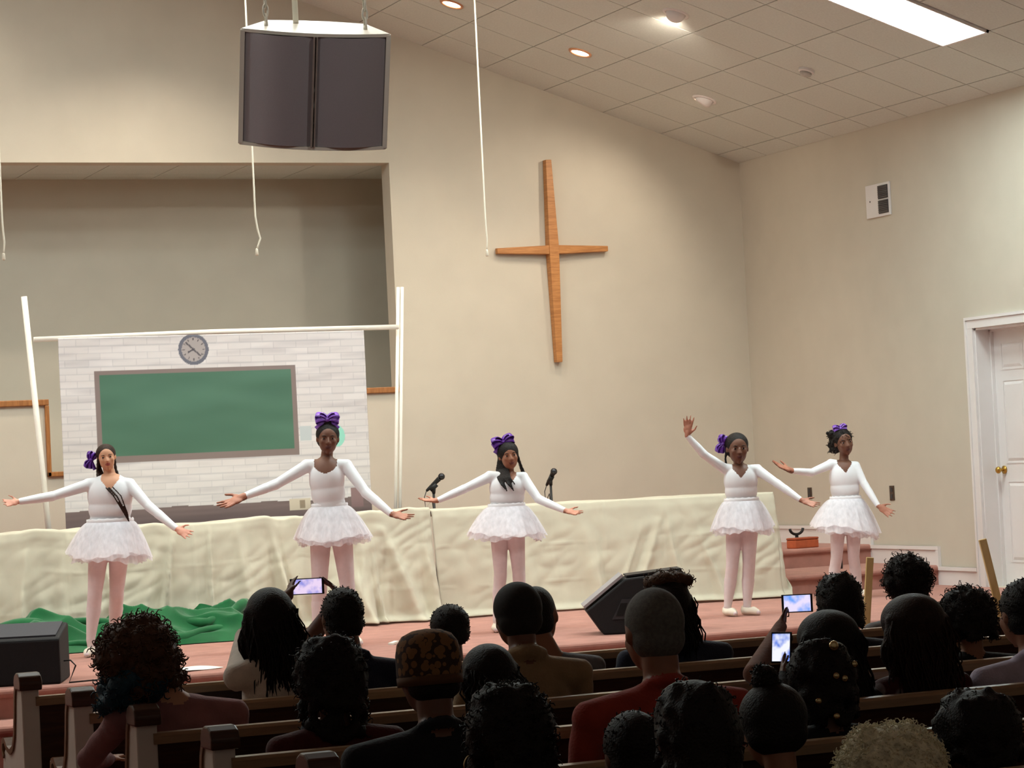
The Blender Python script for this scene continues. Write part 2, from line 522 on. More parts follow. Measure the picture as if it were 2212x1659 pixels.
def eyeball(x, y, label, aim, watts=None, cone=110, blend=0.7, rad=0.05, col=WARM):
    z = ceil_z(x)
    t = thing('eyeball_light', label, 'ceiling light', (x, y, z), 0, 'aimed eyeball lights in the sloped ceiling')
    sl = -SLOPE if x > RIDGE else SLOPE
    def rim(r, dz, n=24): return [V(r * math.cos(a), r * math.sin(a), sl * r * math.cos(a) + dz) for a in np.linspace(0, 2 * math.pi, n, endpoint=False)]
    P = np.array([rim(0.105, 0.0), rim(0.10, -0.012), rim(0.08, -0.012), rim(0.078, 0.01)])
    s = MB(); s.grid(P, closed_u=True); obj('trim_ring', s, M_trim, t, smooth=True)
    d = V(aim[0] - x, aim[1] - y, aim[2] - z); d /= np.linalg.norm(d)
    ax, ay, az = frame_z(d)
    prof = [(0.078 * math.sin(a), -0.078 * math.cos(a)) for a in np.linspace(0.15, 2.15, 10)] + [(0.05, 0.03)]
    s = MB(); pts = []
    for r, h in prof:
        pts.append([r * (math.cos(a) * ax + math.sin(a) * ay) + d * h for a in np.linspace(0, 2 * math.pi, 20, endpoint=False)])
    s.grid(np.array(pts), closed_u=True); obj('eyeball', s, M_trim, t, smooth=True)
    s = MB(); s.add([0.055 * (math.cos(a) * ax + math.sin(a) * ay) + d * 0.032 for a in np.linspace(0, 2 * math.pi, 20, endpoint=False)], [tuple(range(20))])
    obj('lens', s, M_lens, t)
    spot('lamp', t, tuple(d * 0.06), tuple(d * 2), watts or EYE_W, cone, blend, rad, col)
    return t
recessed(7.80, 19.42, 'glowing round recessed ceiling light nearest the hanging loudspeaker', 58)
recessed(8.95, 19.42, 'glowing round recessed ceiling light above the wooden cross', 48)
eyeball(8.95, 17.6, 'bright eyeball ceiling light, the one highest in the right half of the ceiling', (9.3, 20.88, 3.0))
eyeball(10.11, 19.42, 'eyeball ceiling light aimed at the back wall, closest to the room corner', (9.0, 20.88, 2.6), 30)
for i, x in enumerate((5.48, 3.17, -0.57, -2.88)):
    recessed(x, 19.42, 'recessed ceiling light over the risers, beyond the top of the picture', 150)
for i, x in enumerate((6.64, 4.33, 2.02, -1.7, -4.0)):
    recessed(x, 17.6, 'recessed ceiling light over the stage, beyond the top of the picture')

for i, x in enumerate((7.8, 5.48, 3.17, -0.57)):
    recessed(x, 13.3, 'recessed ceiling light over the stage front, beyond the top of the picture', 40)
for x, ax in ((8.0, 8.6), (5.6, 6.2), (-0.6, 4.2)):  # unseen spots added to light dancers and loudspeaker from the front
    eyeball(x, 8.4, 'added unseen spotlight in the ceiling over the pews, beyond the top of the picture', (ax, 16.6, 1.3 if x > 0 else 2.0), FRONT_W if x > 0 else FRONT_W * 1.5, 54, 0.7, 0.14, COOL)
M_diff = mat('troffer_diffuser', (255, 255, 255), 0.5, 0.0, 5, emit=TROFFER, emit_rgb=(236, 252, 250))
def troffer(x0, x1, y0, label):
    xm, ym = (x0 + x1) / 2, y0 + 0.305
    t = thing('fluorescent_fixture', label, 'ceiling light', (xm, ym, ceil_z(xm)))
    t.rotation_euler = (0, th if xm > RIDGE else -th, 0)
    tag(t, label, 'ceiling light', 'fluorescent fixtures across the ceiling')
    s = MB(); L, w = 0.605, 0.300
    for q in ((-L, L, -w, -w + 0.02), (-L, L, w - 0.02, w), (-L, -L + 0.02, -w, w), (L - 0.02, L, -w, w)):
        s.box(*q, -0.02, 0.012)
    obj('frame', s, M_trim, t)
    s = MB(); s.box(-L + 0.018, L - 0.018, -w + 0.018, w - 0.018, -0.014, 0.0); obj('diffuser', s, M_diff, t)
troffer(9.24, 10.40, 15.46, 'long bright fluorescent ceiling fixture by the right wall')
for x0, x1, y0 in TROFFERS[1:] + [(-0.855, 0.302, 15.46), (-3.17, -2.01, 15.46)]:
    troffer(x0, x1, y0, 'fluorescent ceiling fixture beyond the top of the picture')

# smoke detector
t = thing('smoke_detector', 'small white dome detector on the sloped ceiling', 'detector', (10.16, 17.72, ceil_z(10.16)))
t.rotation_euler = (0, th, 0)
s = MB(); s.lathe([(0.065, 0.0), (0.065, -0.02), (0.055, -0.028), (0.001, -0.028)], 24); obj('base', s, M_trim, t, smooth=False)
s = MB(); s.lathe([(0.05, -0.028), (0.045, -0.05), (0.02, -0.06), (0.001, -0.06)], 24); obj('sensor_dome', s, mat('detector_grey', (190, 186, 180), 0.5), t, smooth=True)

# wall grille and two brown switch plates on the right wall
t = thing('wall_grille', 'white wall plate with two dark louvred squares high on the right wall', 'vent', (XR, 18.43, 3.60))
s = MB(); s.box(-0.018, 0, -0.19, 0.19, 0, 0.28)
obj('plate', s, M_trim, t, bevel=0.004)
M_dark = mat('dark_grey_metal', (62, 60, 62), 0.5, 0.05, 10)
for z0 in (0.022, 0.146):
    s = MB(); s.box(-0.024, -0.018, -0.172, -0.02, z0, z0 + 0.112)
    g = obj('grille', s, M_dark, t)
    s = MB()
    for k in range(7):
        s.obox((-0.026, -0.096, z0 + 0.012 + k * 0.0148), (0.004, 0, -0.003), (0, 0.074, 0), (0, 0, 0.0022))
    obj('louvre', s, mat('louvre_grey', (92, 88, 88), 0.5), g)
s = MB(); s.tube([(-0.018, 0.12, 0.14), (-0.021, 0.12, 0.14)], 0.007, 10); obj('screw', s, M_dark, t)
M_bplate = mat('brown_plate', (74, 56, 44), 0.4, 0.03, 6)
for (y, z, h, lab) in ((18.47, 1.27, 0.062, 'tall brown switch plate on the right wall near the door'), (19.87, 1.28, 0.05, 'small brown outlet plate on the right wall near the corner')):
    t = thing('switch_plate', lab, 'outlet', (XR, y, z), 0, 'brown plates on the right wall')
    s = MB(); s.box(-0.008, 0, -0.036, 0.036, -h, h); obj('plate', s, M_bplate, t, bevel=0.003)
    for k in (-1, 1):
        s = MB(); s.box(-0.012, -0.008, -0.014, 0.014, k * h * 0.45 - 0.018, k * h * 0.45 + 0.018); obj('socket', s, M_dark, t)

# ============================================================ cross on the back wall
M_cross = wood('cross_oak', (170, 112, 60), (196, 136, 78), (3, 3, 30), 0.5)
t = thing('wooden_cross', 'tall tapered wooden cross hung on the beige back wall', 'cross', (9.238, YB - 0.006, 2.563), 0)
t.rotation_euler = (0, math.radians(-0.4), 0)
def taper(s, a, b, c, wa, wb, wc, along, d0, d1, da):
    """bar that is widest at b and thinner towards a and c; ridge on the front"""
    vs = []
    for p, w, dd in ((a, wa, da), (b, wb, 0.0), (c, wc, da)):
        for u, y in ((-w, d0), (w, d0), (w * 0.92, d1 + dd), (-w * 0.92, d1 + dd)):
            vs.append((u, y, p) if along == 'z' else (p, y, u))
    fs = [(0, 1, 2, 3), (11, 10, 9, 8)]
    for k in (0, 4):
        for i in range(4):
            fs.append((k + i, k + (i + 1) % 4, k + 4 + (i + 1) % 4, k + 4 + i))
    s.add(vs, fs)
cz = 3.577 - 2.563
s = MB(); taper(s, 0, cz, 1.827, 0.030, 0.052, 0.030, 'z', 0.0, -0.085, 0.02); obj('upright', s, M_cross, t, bevel=0.004)
s = MB(); taper(s, -0.545, 0, 0.545, 0.026, 0.044, 0.026, 'x', -0.008, -0.078, 0.02)
s.v = [(x, y, z + cz) for x, y, z in s.v]
obj('crossbar', s, M_cross, t, bevel=0.004)

# ============================================================ hanging loudspeaker cluster
M_white = mat('white_enamel', (226, 222, 208), 0.5, 0.02, 6)
M_mesh = mat('perforated_grille', (165, 162, 166), 0.45, 0.06, 400, metal=0.35, bump=0.3, bscale=900)
SY = 13.0
t = thing('hanging_loudspeaker', 'white trapezoid loudspeaker cluster with two curved dark grilles hung on chains', 'loudspeaker', (0, 0, 0))
HT, HW = 0.64, 0.40
Rm = Matrix.Rotation(math.radians(4.2), 4, _f) @ Matrix.Rotation(math.radians(-18), 4, 'Z') @ Matrix.Rotation(math.radians(19), 4, 'X')
ctr = Vector((4.395, SY, 3.745))        # middle of the front face
t.matrix_world = Matrix.Translation(ctr) @ Rm @ Matrix.Translation((0, 0.20, -HT / 2))
bpy.context.view_layer.update()
TM = t.matrix_world.copy()
def front(u):    # curved front, u in -1..1
    return -0.22 + 0.09 * u * u
prof = [(u * HW, front(u)) for u in np.linspace(-1, 1, 17)] + [(0.27, 0.17), (0.08, 0.20), (-0.08, 0.20), (-0.27, 0.17)]
s = MB()
s.prism(prof, 'z', HT - 0.018, HT); s.prism(prof, 'z', 0, 0.018)
for i in range(16, 21):
    a = prof[i]; b = prof[(i + 1) % 21]
    s.bar((a[0], a[1], HT / 2), (b[0], b[1], HT / 2), 0.016, HT - 0.01)
for u in (-0.985, 0.985):
    s.box(u * HW - 0.012, u * HW + 0.012, front(u) - 0.004, front(u) + 0.03, 0.01, HT - 0.01)
obj('cabinet', s, M_white, t)
for a, b in ((-0.955, -0.03), (0.03, 0.955)):
    s = MB(); us = np.linspace(a, b, 14)
    P = np.array([[(u * HW, front(u) + 0.014 - 0.03 * math.sin(math.pi * (u - a) / (b - a)), z) for u in us] for z in (0.020, HT - 0.020)])
    s.grid(P); obj('grille', s, M_mesh, t, smooth=True)
s = MB(); s.box(-0.013, -0.002, -0.235, -0.19, 0.018, HT - 0.018); s.box(0.004, 0.013, -0.225, -0.19, 0.018, HT - 0.018)
obj('centre_divider', s, mat('divider_grey', (150, 138, 130), 0.4), t)
def keep(o):
    o.parent = t; o.matrix_parent_inverse = TM.inverted()
for x, y in ((-0.27, -0.02), (0.27, -0.02)):
    s = MB(); b0 = TM @ Vector((x, y, HT))
    for k in range(34):
        c = V(b0.x, b0.y, b0.z + 0.03 + k * 0.052)
        pts = [c + (V(math.cos(a) * 0.014, 0, math.sin(a) * 0.036) if k % 2 else V(0, math.cos(a) * 0.014, math.sin(a) * 0.036)) for a in np.linspace(0, 2 * math.pi, 11)]
        s.tube(pts, 0.0055, 6, cap=False)
    s.tube([(b0.x, b0.y, b0.z - 0.015), (b0.x, b0.y, b0.z + 0.02)], 0.012, 8)
    keep(obj('chain', s, mat('zinc_chain', (196, 190, 176), 0.4, metal=0.3), None, smooth=True))
b0 = TM @ Vector((-0.11, 0.1, HT))
s = MB(); s.tube([tuple(b0), (b0.x - 0.02, b0.y, ceil_z(b0.x))], 0.016, 12); keep(obj('conduit', s, M_white, None, smooth=True))

# ============================================================ choir microphones on hanging cords
M_cord = mat('white_cord', (222, 212, 192), 0.6, 0.02, 6)
def hanging_mic(x, y, z, label, hook):
    t = thing('hanging_microphone', label, 'microphone', (x, y, z), 0, 'thin white hanging microphones')
    s = MB(); top = ceil_z(x) - z
    pts = [(0, 0, 0.012), (0.012 * hook, 0, 0.05), (0.03 * hook, 0, 0.10), (0.012 * hook, 0, 0.17), (0, 0, 0.26), (0, 0, top)]
    s.tube(pts, [0.006, 0.006, 0.007, 0.007, 0.007, 0.007], 8); obj('cord', s, M_cord, t, smooth=True)
    s = MB(); s.capsule((0, 0, 0.02), (0, 0, -0.012), 0.009, 0.013); obj('capsule', s, M_cord, t, smooth=True)
HY = 17.3
k = HY / 15.5
for x, z, lab, hk in ((6.392 * k, 1.69 + (3.078 - 1.69) * k, 'thin white microphone cord hanging left of the wooden cross', 0.2),
                      (4.805 * k, 1.69 + (3.104 - 1.69) * k, 'thin white microphone cord with bent tip hanging behind the loudspeaker', 1.0),
                      (3.186 * k, 1.69 + (3.097 - 1.69) * k, 'thin white microphone cord at the far left edge', 0.3)):
    hanging_mic(x, HY, z, lab, hk)

# ============================================================ printed classroom backdrop on a pipe frame
M_pvc = mat('white_pvc', (236, 230, 220), 0.4, 0.02, 6)
BY = 19.05
kb = BY / 18.6
def bx_(x): return x * kb
def bz_(z): return 1.69 + (z - 1.69) * kb
t = thing('pipe_frame', 'white plastic pipe frame with leaning poles that holds the classroom backdrop', 'frame', (5.4, BY, STG))
o0 = V(5.4, BY, STG)
def at0(x, y, z): return V(bx_(x), y, bz_(z) if z > 0.6 else STG) - o0
s = MB(); s.tube([at0(4.124, BY + 0.02, 0), at0(3.965, BY + 0.02, 3.085)], 0.023, 12); obj('pole', s, M_pvc, t, smooth=True)
s = MB(); s.tube([at0(6.750, BY + 0.02, 0), at0(6.912, BY + 0.02, 3.10)], 0.014, 12); obj('pole', s, M_pvc, t, smooth=True)
s = MB(); s.tube([at0(6.790, BY + 0.02, 0), at0(6.945, BY + 0.02, 3.10)], 0.014, 12); obj('pole', s, M_pvc, t, smooth=True)
s = MB(); s.tube([at0(4.016, BY - 0.02, 2.762), at0(5.4, BY - 0.02, 2.785), at0(6.881, BY - 0.02, 2.785)], 0.02, 12); obj('crossbar', s, M_pvc, t, smooth=True)
for x in (bx_(4.124), bx_(6.77)):
    s = MB(); s.box(x - 5.4 - 0.16, x - 5.4 + 0.16, -0.2, 0.22, 0, 0.02); obj('foot', s, M_pvc, t)

m = bpy.data.materials.new('backdrop_print'); m.use_nodes = True
at = m.node_tree.nodes.new('ShaderNodeVertexColor'); at.layer_name = 'print'
m.node_tree.links.new(at.outputs['Color'], m.node_tree.nodes['Principled BSDF'].inputs['Base Color'])
m.node_tree.nodes['Principled BSDF'].inputs['Roughness'].default_value = 0.55
NU, NV = 440, 330
x0, x1, z0, z1 = 4.19, 6.588, 0.72, 2.765
U, Vv = np.meshgrid(np.linspace(0, 1, NU), np.linspace(0, 1, NV))
X = x0 + (x1 - x0) * U; Z = z0 + (z1 - z0) * Vv
wr = vnoise(3, 9, 0.15, 0.9); wr2 = vnoise(4, 9, 0.3, 2.2)
Yp = 0.012 * wr(X * 0.4, Z * 2.2) + 0.004 * wr2(X * 0.5, Z * 3.5) + 0.010 * (1 - Vv) * np.sin(X * 5)
# printed colours (sRGB)
RGB = np.zeros((NV, NU, 3))
br = np.floor((Z - z0) / 0.052); off = (br % 2) * 0.09
bx = np.floor((X + off) / 0.18)
hsh = np.abs(np.sin(br * 12.9898 + bx * 78.233) * 43758.5453) % 1.0
base = np.array([222, 215, 214]); RGB[:] = base
RGB -= (hsh * 9)[..., None]
mort = (((Z - z0) / 0.052) % 1.0 < 0.16) | ((((X + off) / 0.18) % 1.0) < 0.03)
RGB[mort] -= np.array([16, 15, 13])
st = vnoise(11, 12, 0.5, 3.0); streak = st(X * 0.8, Z * 6.0)
RGB -= np.clip(streak, 0, 1)[..., None] * np.array([34, 34, 30])
# green board in a grey-brown frame
inb = (X > 4.45) & (X < 6.017) & (Z > 1.822) & (Z < 2.515)
RGB[inb] = (132, 116, 112)
inn = (X > 4.487) & (X < 5.98) & (Z > 1.872) & (Z < 2.482)
ch = st(X * 0.6, Z * 2.5)
RGB[inn] = (np.array([74, 112, 92]) + ch[..., None] * np.array([10, 11, 10]))[inn]
# clock
r = np.hypot(X - 5.22, Z - 2.655); a = np.arctan2(Z - 2.655, X - 5.22)
RGB[(r < 0.118)] = (104, 104, 116); RGB[(r < 0.092)] = (168, 158, 156)
tick = (r < 0.086) & (r > 0.068) & (np.abs(((a / (math.pi / 6)) + 0.5) % 1.0 - 0.5) < 0.09); RGB[tick] = (90, 84, 88)
def hand(ang, L):
    u = (X - 5.22) * math.cos(ang) + (Z - 2.655) * math.sin(ang); v = -(X - 5.22) * math.sin(ang) + (Z - 2.655) * math.cos(ang)
    RGB[(u > -0.01) & (u < L) & (np.abs(v) < 0.006)] = (80, 76, 82)
hand(-0.75, 0.075); hand(2.4, 0.08); hand(3.6, 0.05)
# desk along the bottom, papers and a small globe on it
RGB[Z < 1.475 + 0.004 * np.sin(X * 9)] = (118, 100, 98)
gr = st(X * 0.5, Z * 12.0); dk = Z < 1.475 + 0.004 * np.sin(X * 9); RGB[dk] += (gr[..., None] * np.array([14, 12, 12]))[dk]
RGB[(X > 5.92) & (X < 6.09) & (Z > 1.40) & (Z < 1.49)] = (206, 192, 172); RGB[(X > 6.0) & (X < 6.045) & (Z > 1.41) & (Z < 1.475)] = (150, 132, 112)
RGB[(X > 6.42) & (X < 6.52) & (Z > 1.40) & (Z < 1.55)] = (140, 112, 112)
RGB[np.hypot(X - 6.33, (Z - 1.955) * 0.75) < 0.062] = (150, 214, 196)
RGB[(X > 6.03) & (X < 6.12) & (Z > 1.93) & (Z < 2.04)] = (190, 196, 198)
RGB = np.clip(RGB, 0, 255) / 255.0
LIN = np.where(RGB <= 0.04045, RGB / 12.92, ((RGB + 0.055) / 1.055) ** 2.4)
s = MB(); s.grid(np.stack([bx_(X), BY - 0.045 + Yp, bz_(Z)], -1)); s.v = [(x - 5.4, y - BY, z - STG) for x, y, z in s.v]
bd = obj('classroom_backdrop', s, m, None, smooth=True, loc=tuple(o0))
ca_ = bd.data.color_attributes.new('print', 'FLOAT_COLOR', 'POINT')
ca_.data.foreach_set('color', np.concatenate([LIN.reshape(-1, 3), np.ones((NU * NV, 1))], 1).ravel())
md = bd.modifiers.new('thick', 'SOLIDIFY'); md.thickness = 0.003
tag(bd, 'printed classroom backdrop with white brick, green chalkboard and clock', 'backdrop')

# ============================================================ muslin cloths over the long tables
M_mus = mat('muslin', (208, 202, 181), 0.9, 0.05, 5, bump=0.2, bscale=700, spec=0.15, sheen=0.3)
TT = 1.352
def tf(x):      # front edge of the row of tables, which bends forward at its right end
    return 18.13 - 0.40 * np.clip((np.asarray(x, float) - 7.9) / 1.7, 0, 1)
def muslin(name, xa, xb, seed, label, lumps, gathers, gamp, right_end=False):
    nu = int((xb - xa) / 0.014); nv_top, nv_dr = 14, 66
    xs = np.linspace(xa, xb, nu); r = np.random.RandomState(seed)
    pl = vnoise(seed, 10, 0.5, 2.6, 1); pl2 = vnoise(seed + 1, 8, 1.5, 5.0, 1); dg = vnoise(seed + 2, 9, 0.4, 1.6); fine = vnoise(seed + 3, 14, 1.0, 5.0)
    G = [(r.uniform(xa, xb), r.uniform(0.012, 0.05), r.uniform(-0.5, 1.0) * gamp, r.normal(0, 0.16), r.uniform(0, 0.5), r.uniform(0.6, 1.6)) for _ in range(gathers)]
    F = tf(xs); rows = []
    bump = np.clip(pl(xs) * 1.8 + 0.2, 0, 1) * np.clip(0.5 + 1.2 * pl2(xs), 0, 1)
    for j in range(nv_top):
        q = j / (nv_top - 1)
        y = F + 0.72 * (1 - q)
        z = TT - 0.004 + 0.006 * dg(xs, y) + lumps * bump * (0.02 + 0.05 * q) + 0.003 * pl2(xs)
        rows.append(np.stack([xs, y, z], -1))
    ztop = rows[-1][:, 2].copy()
    for j in range(1, nv_dr + 1):
        q = j / nv_dr
        zb = STG + 0.015 + 0.02 * np.clip(pl(xs * 0.6 + 3), 0, 1)
        z = ztop + (zb - ztop) * q
        y = F - 0.012 * min(1, q * 14) - lumps * bump * 0.05 * max(0, 1 - q * 9) - 0.09 * q
        for gx, gw, ga, gs, gq, gp in G:
            w = gw * (0.7 + 0.7 * q)
            y = y - ga * 0.085 * (max(0, q - gq * 0.3) ** gp) * np.exp(-((xs - gx - gs * q) / w) ** 2)
        y = y - 0.035 * q * dg(xs * 0.8, q + 0 * xs) - 0.010 * pl2(xs + 0.1 * q) * (0.3 + q) - 0.026 * np.abs(fine(xs * 0.8 + 0.5 * q, q * 0.9 + 0 * xs)) * min(1, q * 5)
        y = y - (0.005 * np.exp(-((q - 0.36 - 0.02 * np.sin(xs * 1.7)) / 0.010) ** 2) + 0.005 * np.exp(-((q - 0.72 + 0.015 * np.sin(xs * 2.3)) / 0.010) ** 2)) * np.clip(0.5 + 1.5 * pl2(xs * 0.5), 0, 1)
        y = y - 0.006 * np.exp(-(((xs - xa) % 0.93 - 0.46) / 0.012) ** 2)
        y = np.minimum(y, F - 0.004)
        if q > 0.95:
            y = y - (q - 0.95) * 0.8
        rows.append(np.stack([xs + 0.03 * q * dg(xs * 0.7 + 4, q + 0 * xs), y, z], -1))
    P = np.array(rows)
    s = MB(); s.grid(P)
    if right_end:     # cloth hangs off the table end as a corner fold
        ex = []
        for j in range(nv_dr + 1):
            q = j / nv_dr; e = P[nv_top - 1 + j, -1]
            k = np.linspace(0, 1, 24)
            zl = np.maximum(e[2], np.where(k > 0.1, STG + 0.335, 0) * (k > 0.1))
            xx = e[0] + (0.16 * q) * np.sin(k * 1.3 + 0.3) + 0.015 * q * np.sin(k * 19)
            ex.append(np.stack([xx, e[1] + k * (F[-1] + 0.55 - e[1]), np.where(k > 0.05, np.maximum(e[2], STG + 0.02 + 0.32 * np.clip(k * 2, 0, 1)), e[2])], -1))
        ex = np.array(ex); ex[:, 0] = P[nv_top - 1:, -1]
        s.grid(ex)
    cx = (xa + xb) / 2
    s.v = [(x - cx, y - 18.1, z - STG) for x, y, z in s.v]
    o = obj(name, s, M_mus, None, smooth=True, loc=(cx, 18.1, STG))
    md = o.modifiers.new('thick', 'SOLIDIFY'); md.thickness = 0.004
    tag(o, label, 'tablecloth', 'muslin cloths over the long stage tables')
muslin('muslin_cloth', 2.7, 6.895, 21, 'cream muslin cloth with bunched top edge behind the green fabric', 1.0, 44, 1.5)
muslin('muslin_cloth', 6.91, 9.66, 37, 'cream muslin cloth with smoother front reaching the steps on the right', 0.2, 18, 1.1, True)
# folding tables that carry the cloths
M_lam = mat('table_laminate', (150, 120, 90), 0.5)
for i, (xa, xb) in enumerate(((2.75, 4.55), (4.6, 6.4), (6.45, 7.95))):
    t = thing('folding_table', 'long folding table hidden under the muslin cloths', 'table', ((xa + xb) / 2, 18.5, STG), 0, 'long tables under the muslin cloths')
    h = (xb - xa) / 2
    s = MB(); s.box(-h, h, -0.33, 0.3, 0.785, 0.81); obj('tabletop', s, M_lam, t)
    for sx in (-1, 1):
        s = MB()
        for y in (-0.27, 0.25):
            s.tube([(sx * (h - 0.2), y, 0.0), (sx * (h - 0.2), y, 0.79)], 0.014, 8)
        s.tube([(sx * (h - 0.2), -0.27, 0.3), (sx * (h - 0.2), 0.25, 0.3)], 0.012, 8)
        obj('leg', s, M_dark, t)

# ============================================================ crumpled green fabric
M_green = mat('green_felt', (20, 96, 52), 0.95, 0.18, 8, bump=0.3, bscale=400, spec=0.1, sheen=0.4)
gx0, gx1, gy0, gy1 = 3.46, 5.46, 17.36, 17.80
n1 = vnoise(51, 8, 0.5, 1.7); n2 = vnoise(52, 10, 1.2, 4.0)
U, Q = np.meshgrid(np.linspace(0, 1, 150), np.linspace(0, 1, 70))
X = gx0 + (gx1 - gx0) * U + 0.05 * n1(U * 1.5, Q); Yg = 0.0 + gy0 + (gy1 - gy0) * Q + 0.08 * n1(U * 1.8 + 3, Q) * (1 - Q)
env = np.minimum(1, np.minimum(U, 1 - U) * 7) * np.minimum(1, Q * 3.0)
ridge = 1 - np.abs(n1(U * 1.2, Q * 1.3 + U * 0.5)) ** 1.3 * 1.8; ridge2 = 1 - np.abs(n2(U * 1.1, Q * 0.6 - U * 0.3)) * 1.8
Hh = env * (0.055 + 0.115 * np.clip(ridge, 0, 1) + 0.055 * np.clip(ridge2, 0, 1)) * (0.55 + 0.75 * Q) + 0.006
Hh *= 1.1; Hh *= 1 - 0.35 * np.exp(-((U - 0.36) / 0.08) ** 2)
s = MB(); s.grid(np.stack([X, Yg, STG + Hh], -1))
# rolled front edge and a loose flap
for pts, r in (([(3.5, 17.443, 0.04), (3.8, 17.44, 0.05), (4.1, 17.443, 0.05), (4.4, 17.446, 0.045)], 0.045), ([(4.42, 17.442, 0.045), (4.75, 17.444, 0.06), (5.05, 17.522, 0.09), (5.22, 17.62, 0.10)], 0.05),
               ([(4.7, 17.6, 0.12), (4.95, 17.525, 0.15), (5.15, 17.65, 0.2), (5.3, 17.74, 0.24)], 0.04), ([(3.5, 17.72, 0.18), (3.9, 17.74, 0.2), (4.3, 17.74, 0.17)], 0.05)):
    P = np.array(pts); tt = np.linspace(0, len(pts) - 1, 16)
    q = np.stack([np.interp(tt, range(len(pts)), P[:, i]) for i in range(3)], -1); q[:, 2] += STG + 0.012 * np.sin(tt * 5)
    s.tube(q, [r * (0.8 + 0.25 * math.sin(v * 3.1)) for v in tt], 12)
s.v = [(x - 4.4, y - 17.7, z - STG) for x, y, z in s.v]
tag(obj('green_fabric', s, M_green, None, smooth=True, loc=(4.4, 17.7, STG)), 'crumpled bright green fabric heaped on the red stage carpet', 'fabric')

# ============================================================ microphones on stands behind the cloths
M_black = mat('matte_black', (22, 22, 24), 0.5, 0.05, 10)
M_chrome = mat('grey_mesh_ball', (60, 60, 64), 0.35, 0.05, 300, metal=0.8)
def mic_stand(x, y, ztop, tip, tail, label):
    zb = STG
    t = thing('microphone_stand', label, 'microphone stand', (x, y, zb), 0, 'microphone stands behind the muslin tables')
    s = MB(); s.lathe([(0.13, 0), (0.13, 0.012), (0.03, 0.03), (0.012, 0.04)], 24); obj('base', s, M_black, t)
    s = MB(); s.tube([(0, 0, 0.03), (0, 0, ztop - zb - 0.03)], 0.010, 10); obj('pole', s, M_black, t, smooth=True)
    a = V(*tip) - V(x, y, zb); b = V(*tail) - V(x, y, zb); d = (a - b) / np.linalg.norm(a - b)
    s = MB(); m_ = V(0, 0, ztop - zb)
    s.tube([V(0, 0, ztop - zb - 0.05), m_ + d * 0.01], 0.014, 10); s.tube([m_ - d * 0.035, m_ + d * 0.035], 0.021, 12); obj('clip', s, M_black, t, smooth=True)
    s = MB(); s.tube([b, b + d * 0.02, a - d * 0.045, a - d * 0.04], [0.010, 0.013, 0.020, 0.022], 14); mic = obj('microphone', s, M_black, t, smooth=True)
    s = MB(); s.ell(a - d * 0.015, 0.028, 14, 10); obj('mesh_ball', s, M_chrome, mic, smooth=True)
    s = MB(); pts = [b, b + V(-0.02, 0, -0.05), b + V(-0.01, 0.01, -0.14), V(-0.012, 0.012, 0.9), V(0.012, 0.0, 0.6), V(0.012, 0.01, 0.2), V(0.2, 0.1, 0.008)]
    s.tube(pts, 0.0035, 6); obj('cable', s, M_black, t, smooth=True)
q = 18.96 / 17.48
def bk(p): return (p[0] * q, p[1] * q, 1.69 + (p[2] - 1.69) * q)
mic_stand(*bk((6.693, 17.486, 1.53))[:2], bk((6.693, 17.486, 1.53))[2], bk((6.760, 17.455, 1.615)), bk((6.646, 17.51, 1.505)), 'black microphone angled up on a stand left of the middle dancer')
mic_stand(*bk((7.612, 17.427, 1.56))[:2], bk((7.612, 17.427, 1.545))[2], bk((7.619, 17.36, 1.61)), bk((7.610, 17.50, 1.50)), 'black microphone pointing at the audience right of the middle dancer')

# ============================================================ stage monitors
M_cab = mat('black_cabinet', (19, 19, 22), 0.75, 0.15, 60, bump=0.3, bscale=200)
t = thing('stage_monitor', 'angular black wedge monitor speaker with side handle at the stage front', 'loudspeaker', (7.0, 15.27, STG), math.radians(-21))
prof = [(0.0, 0.0), (0.52, 0.0), (0.575, 0.30), (0.545, 0.395), (0.16, 0.365), (-0.11, 0.165)]
s = MB(); s.prism(prof, 'y', 0.0, 0.36); obj('cabinet', s, M_cab, t, bevel=0.012)
s = MB(); s.prism([(0.535, 0.405), (0.17, 0.375), (0.17, 0.385), (0.535, 0.415)], 'y', 0.03, 0.33); obj('edge_trim', s, M_black, t)
s = MB()
s.prism([(0.06, 0.10), (0.20, 0.10), (0.27, 0.23), (0.13, 0.23)], 'y', -0.006, 0.0); pl_ = obj('side_panel', s, mat('panel_grey', (46, 46, 50), 0.6), t)
s = MB(); s.prism([(0.085, 0.12), (0.135, 0.12), (0.165, 0.205), (0.12, 0.205)], 'y', -0.009, -0.005); s.prism([(0.16, 0.12), (0.195, 0.12), (0.235, 0.205), (0.19, 0.205)], 'y', -0.009, -0.005); obj('handle_recess', s, mat('recess_black', (8, 8, 9), 0.8), pl_)
s = MB(); s.prism([(-0.115, 0.18), (0.15, 0.38), (0.14, 0.395), (-0.125, 0.195)], 'y', 0.02, 0.34); obj('front_grille', s, M_mesh, t)
t = thing('floor_monitor', 'low black floor monitor box at the left end of the stage edge', 'loudspeaker', (2.98, 14.93, STG), math.radians(-19))
s = MB(); s.prism([(0.0, 0.0), (0.50, 0.0), (0.50, 0.33), (0.46, 0.335), (0.02, 0.275), (0.0, 0.265)], 'x', -0.36, 0.315); obj('cabinet', s, M_cab, t, bevel=0.012)
s = MB(); s.obox((-0.02, 0.24, 0.31), (0.31, 0, 0), (0, 0.2, 0.028), (0, 0, 0.006)); obj('grille', s, mat('grille_cloth', (64, 64, 70), 0.8, 0.2, 300), t)
